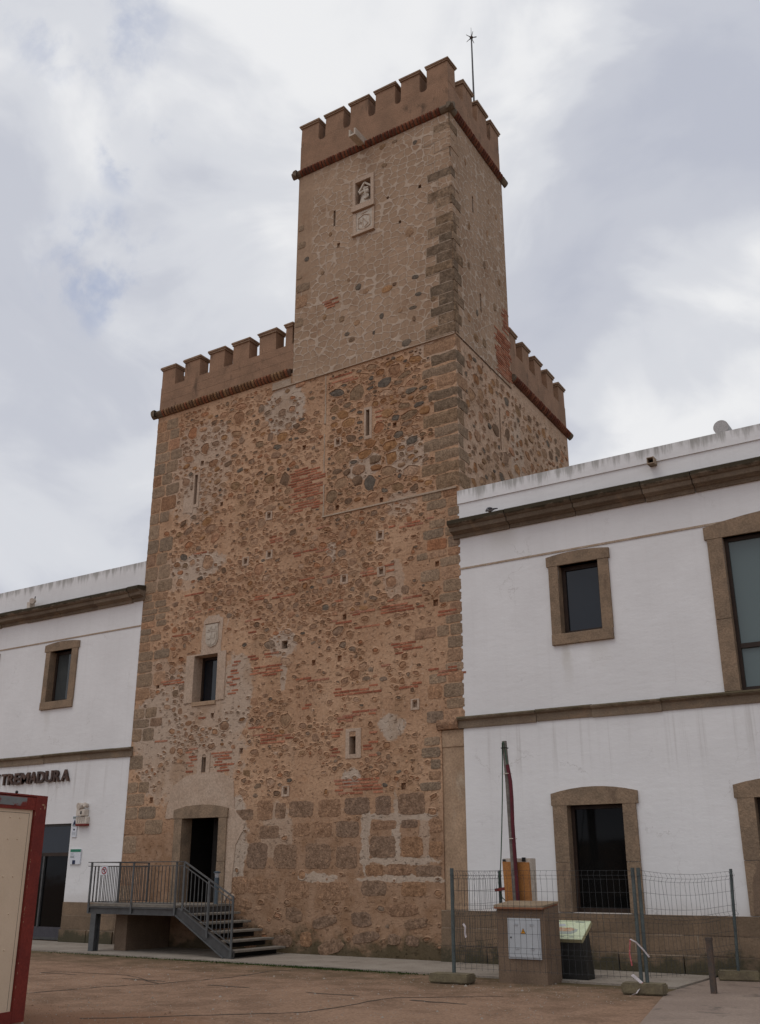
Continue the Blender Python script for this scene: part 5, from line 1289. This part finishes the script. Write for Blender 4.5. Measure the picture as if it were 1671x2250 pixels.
po = thing('wooden_pole', 'leaning weathered pole with a red cable tube behind the kiosk', 'pole', (2.5, -1.75, 0))
b = MB(); b.tube([(2.52, -1.75, -.05), (2.505, -1.75, 1.2), (2.47, -1.75, 2.4), (2.44, -1.75, 3.3), (2.40, -1.75, 4.0)], [.062, .06, .055, .05, .046], 'pole', 14); b.obj('shaft', po)
b = MB(); b.tube([(2.575, -1.80, .9), (2.56, -1.80, 1.4), (2.54, -1.80, 2.0), (2.525, -1.80, 2.5), (2.53, -1.80, 2.95), (2.515, -1.79, 3.25), (2.465, -1.79, 3.56)], .034, 'conduit', 10); b.obj('cable_tube', po)
b = MB()
for zz, xx in ((3.40, 2.45), (2.25, 2.50), (3.87, 2.41)): b.tube([(xx + .065 * math.cos(a), -1.765 + .075 * math.sin(a), zz) for a in [2 * math.pi * k / 14 for k in range(15)]], .008, 'plastic' if zz < 3.8 else 'black', 5, False)
b.obj('strap', po)
b = MB(); b.tube([(2.47, -1.80, 3.55), (2.44, -1.81, 3.8), (2.41, -1.81, 3.98), (2.38, -1.80, 3.96), (2.37, -1.80, 3.6), (2.33, -1.78, 3.0), (2.26, -1.72, 2.4), (2.17, -1.62, 1.9), (2.11, -1.55, 1.68)], .010, 'cable', 6)
b.tube([(2.11, -1.55, 1.68), (2.07, -1.55, 1.5), (2.09, -1.56, 1.36), (2.16, -1.6, 1.24), (2.28, -1.65, 1.17), (2.36, -1.66, 1.2)], .010, 'cable', 6); b.obj('cable', po)
bo = thing('cable_cabinet', 'orange board fronting a small cabinet strapped behind the leaning pole', 'cabinet', (2.5, -1.6, 0))
b = MB(); b.prism_xz([(2.225, 1.86), (2.75, 1.845), (2.80, .25), (2.30, .25)], -1.68, -1.645, 'board'); b.box(2.43, 2.47, -1.69, -1.681, .4, 1.70, 'black'); b.obj('board', bo)
b = MB(); b.box(2.21, 2.74, -1.60, -1.36, .2, 1.915, 'plastic'); b.box(2.205, 2.26, -1.63, -1.61, 1.70, 1.90, 'black'); b.box(2.60, 2.66, -1.64, -1.61, 1.86, 1.93, 'black'); b.obj('cabinet_box', bo)
for xx in (2.28, 2.70):
    b = MB(); b.box(xx, xx + .05, -1.60, -1.55, -.03, .25, 'rust'); b.obj('leg', bo)
b = MB(); b.bar((2.02, -1.585, 1.37), (2.26, -1.66, 1.40), .05, 'oldred'); b.obj('bracket', bo)

le = thing('information_lectern', 'slanted pale green information panel on a black pedestal right of the kiosk', 'information panel', (3.4, -1.9, 0))
b = MB()
P = [(3.02, -2.06, .615), (3.83, -2.06, .615), (3.83, -1.58, .885), (3.02, -1.58, .885)]
nrm = (Vector(P[1]) - Vector(P[0])).cross(Vector(P[3]) - Vector(P[0])).normalized()
def slab(P, o0, o1, mat, b):
    vs = [Vector(p) + nrm * o0 for p in P] + [Vector(p) + nrm * o1 for p in P]
    b.add(vs, [(3, 2, 1, 0), (4, 5, 6, 7), (0, 1, 5, 4), (1, 2, 6, 5), (2, 3, 7, 6), (3, 0, 4, 7)], mat)
slab(P, -.06, -.004, 'lect_side', b); slab([(a + (.006 if a < 3.4 else -.006), y_, z_) for a, y_, z_ in P], -.004, .004, 'panel', b); pnl = b.obj('panel', le)
def onp(s_, t_): return (3.02 + .81 * s_, -2.06 + .48 * t_, .615 + .27 * t_)
b = MB()
def poly_on(pts, o, mat):
    vs = [Vector(onp(*q)) + nrm * o for q in pts] + [Vector(onp(*q)) + nrm * (o + .002) for q in pts]; n = len(pts)
    b.add(vs, [tuple(range(n, 2 * n)), tuple(range(n))[::-1]] + [(i, (i + 1) % n, (i + 1) % n + n, i + n) for i in range(n)], mat)
poly_on([(.16, .26), (.70, .26), (.80, .40), (.80, .52), (.62, .60), (.2, .5)], .0045, 'map_grey'); poly_on([(.2, .40), (.66, .40), (.74, .50), (.66, .60), (.5, .58), (.34, .62), (.22, .56)], .007, 'map')
for (a, c, t0) in ((.12, .3, .9), (.66, .86, .9), (.1, .24, .1), (.5, .58, .1), (.7, .8, .1)): poly_on([(a, t0), (c, t0), (c, t0 + .03), (a, t0 + .03)], .0045, 'ink')
poly_on([(.05, .62), (.5, .68), (.45, .8), (.05, .76)], .0045, 'grey_door')
b.obj('print', pnl)
b = MB(); b.add([(3.12, -2.0, -.05), (3.90, -2.05, -.05), (3.90, -1.75, -.05), (3.12, -1.75, -.05), (3.04, -2.03, .56), (3.81, -2.03, .56), (3.81, -1.70, .74), (3.04, -1.70, .74)], [(3, 2, 1, 0), (4, 5, 6, 7), (0, 1, 5, 4), (1, 2, 6, 5), (2, 3, 7, 6), (3, 0, 4, 7)], 'lect_black'); b.obj('pedestal', le)

# ================================================================== SITE CABIN at the left edge
ang = R(8.2); ux = Vector((-math.sin(ang), math.cos(ang), 0)); nx = Vector((math.cos(ang), math.sin(ang), 0)); c0 = Vector((.10, -10.30, 0))
cb = thing('site_cabin', 'cream panelled site cabin with a red steel frame at the left edge', 'site cabin', tuple(c0))
def Tc(u, o, v):                                            # u: distance from the far corner towards the camera; o: out of the side face
    q = c0 - ux * u + nx * o; return (q.x, q.y, v)
def cbx(b, u0, u1, o0, o1, v0, v1, m):
    vs = [Tc(u0, o1, v0), Tc(u1, o1, v0), Tc(u1, o0, v0), Tc(u0, o0, v0), Tc(u0, o1, v1), Tc(u1, o1, v1), Tc(u1, o0, v1), Tc(u0, o0, v1)]
    b.add(vs, [(0, 1, 2, 3), (7, 6, 5, 4), (4, 5, 1, 0), (5, 6, 2, 1), (6, 7, 3, 2), (7, 4, 0, 3)], m)
CL, CWD, CH = 5.2, 2.3, 2.56
b = MB(); cbx(b, .03, CL - .03, -CWD + .03, -.045, .1, CH - .05, 'cream'); b.obj('body', cb)
b = MB(); cbx(b, .21, CL - .2, -.044, -.03, .13, CH - .16, 'cream')
cbx(b, .26, .264, -.031, -.0285, .14, CH - .20, 'black'); cbx(b, .26, CL - .3, -.031, -.0285, CH - .204, CH - .20, 'black')
pn = b.obj('side_panel', cb)
b = MB()
for u in (.42, .58, 1.05, 1.6):
    for v in (2.30, 2.05, 1.62, 1.2, .8, .4):
        q = Tc(u, -.03, v); ball(b, q, .011, 'cream')
b.obj('rivet', pn); bpy.data.objects['rivet']['kind'] = 'stuff'
for (u0, u1) in ((0, .2), (CL - .2, CL)):
    for (o0, o1) in ((-.16, 0), (-CWD, -CWD + .16)):
        b = MB(); cbx(b, u0, u1, o0, o1, 0, CH, 'redsteel')
        if u0 == 0 and o1 == 0:
            g = random.Random(9)
            for k in range(26):
                v = g.choice([g.uniform(.2, 2.45), g.gauss(1.75, .12), g.gauss(1.2, .1)]); u = .2 - g.uniform(.0, .006); wd = g.uniform(.004, .014); hh = g.uniform(.01, .035)
                vs = [Tc(u - wd, .002, v), Tc(u, .002, v - hh * .5), Tc(u - wd * .2, .002, v + hh * .6), Tc(u - wd * .8, .002, v + hh * .4)]
                b.add(vs, [(0, 1, 2, 3)], 'chip')
            for (u, v, wd, hh) in ((.07, 2.47, .03, .012), (.04, 2.44, .012, .03), (.11, 2.42, .01, .01)):
                b.add([Tc(u - wd, .002, v), Tc(u, .002, v - hh), Tc(u + wd, .002, v), Tc(u, .002, v + hh)], [(0, 1, 2, 3)], 'chip')
        b.obj('corner_post', cb)
def rail_mat():
    m, t = material('peeling_red_rail')
    p = t.pos()
    k = t.step(t.noise(t.scl(p, (1, 1, 2)), 2.2, 5, 0.6), 0.40, 0.46)
    col = t.mix(k, (0.18, 0.03, 0.022), t.mix(t.noise(p, 12, 4), (0.15, 0.165, 0.165), (0.23, 0.24, 0.235)))
    set_(t, col, 0.6, None, 0, 0.35); return m
M['rail'] = rail_mat()
b = MB(); cbx(b, .2, CL - .2, -.14, -.004, CH - .16, CH - .01, 'redsteel'); cbx(b, .36, CL - .2, -.1, .001, CH - .12, CH - .02, 'rail'); b.obj('top_rail', cb)
b = MB(); cbx(b, .2, CL - .2, -.14, -.004, .0, .13, 'redsteel'); b.obj('bottom_rail', cb)
b = MB(); cbx(b, .0, CL, -CWD, 0, CH, CH + .02, 'redsteel'); 
q = Tc(.5, -.05, CH + .04); ball(b, q, .02, 'black'); b.obj('roof', cb)

# ================================================================== GROUND
b = MB(); S_ = 400
b.quad((-S_, -S_, -.03), (S_, -S_, -.03), (S_, S_, -.03), (-S_, S_, -.03), 'ground'); o = b.obj('ground'); o['kind'] = 'structure'
b = MB(); x = -30
while x < 5.4:
    ln = min(2.6, 5.45 - x); b.box(x, x + ln - .012, -2.30, .02, -.08, .0, 'pavement'); x += ln
o = b.obj('pavement'); o['kind'] = 'structure'
b = MB(); b.add([(5.46, -2.9, -.024), (6.35, -6.8, -.024), (7.6, -12, -.024), (30, -12, -.024), (30, 0, -.024), (5.46, 0, -.024)], [(0, 1, 2, 3, 4, 5)], 'yard'); o = b.obj('yard_slab'); o['kind'] = 'structure'
b = MB(); g = random.Random(4)
def crack(pts, wd, sub=7):
    P = []
    for p, q in zip(pts[:-1], pts[1:]):
        for k in range(sub): f = k / sub; P.append((p[0] + (q[0] - p[0]) * f + g.uniform(-.03, .03), p[1] + (q[1] - p[1]) * f + g.uniform(-.03, .03)))
    P.append(pts[-1])
    for p, q in zip(P[:-1], P[1:]):
        d_ = Vector((q[0] - p[0], q[1] - p[1], 0)).normalized(); n_ = Vector((-d_.y, d_.x, 0)) * wd * g.uniform(.5, 1.3)
        b.add([(p[0] - n_.x, p[1] - n_.y, -.026), (q[0] - n_.x, q[1] - n_.y, -.026), (q[0] + n_.x, q[1] + n_.y, -.026), (p[0] + n_.x, p[1] + n_.y, -.026)], [(0, 1, 2, 3)], 'crack')
for (a, c) in ((-5.07, -4.19), (-3.09, -2.06), (-1.08, -.24), (.89, 1.83), (-7.2, -6.1), (2.7, 3.6)): crack([(a, -5.76), (c, -5.74)], .036, 5)
crack([(-2.6, -8.4), (-2.3, -6.9), (-1.87, -6.06), (-1.6, -4.6), (-1.77, -3.34), (-1.5, -2.5)], .022); crack([(.3, -9.6), (1.3, -8.6), (2.27, -7.6), (2.33, -5.66), (3.6, -4.6)], .024); crack([(-1.87, -6.06), (-3.4, -5.3), (-5.2, -5.5)], .016); crack([(-6, -4.2), (-4.3, -4.5), (-2.4, -3.4)], .008)
o = b.obj('ground_crack'); o['kind'] = 'structure'
b = MB(); g = random.Random(8)                              # weeds and moss at the kerb
for k in range(2600):
    u = g.gauss(0, 1)
    x = g.choice([g.uniform(-5, .8), g.gauss(-1.2, .5), g.uniform(-9, 2)]); y = -2.33 - abs(g.gauss(0, .10)); h = g.uniform(.008, .035)
    a = g.uniform(0, 6.28); w2 = g.uniform(.006, .016)
    b.add([(x - w2 * math.cos(a), y - w2 * math.sin(a), -.03), (x + w2 * math.cos(a), y + w2 * math.sin(a), -.03), (x + g.uniform(-.015, .015), y + g.uniform(-.015, .015), -.03 + h)], [(0, 1, 2)], 'grass')
o = b.obj('moss_tufts'); o['kind'] = 'stuff'; o['label'] = 'thin strip of moss and weeds along the pavement edge'; o['category'] = 'moss'
b = MB()
for k in range(5200):
    x, y = g.uniform(-5, 6), (g.uniform(-13, -2.6) if k % 3 else g.gauss(-9.6, .8)); r = g.uniform(.004, .014) if k % 40 else g.uniform(.016, .035)
    if x > 5.3: continue
    vs = [(x + r * g.uniform(.7, 1.2) * math.cos(a), y + r * g.uniform(.7, 1.2) * math.sin(a), -.031) for a in (0, 1.57, 3.14, 4.71)] + [(x, y, -.03 + r * .8)]
    b.add(vs, [(0, 1, 4), (1, 2, 4), (2, 3, 4), (3, 0, 4)], 'pavement' if k % 3 else 'pebble')
o = b.obj('gravel'); o['kind'] = 'stuff'; o['label'] = 'loose pale gravel scattered over the dirt'; o['category'] = 'gravel'
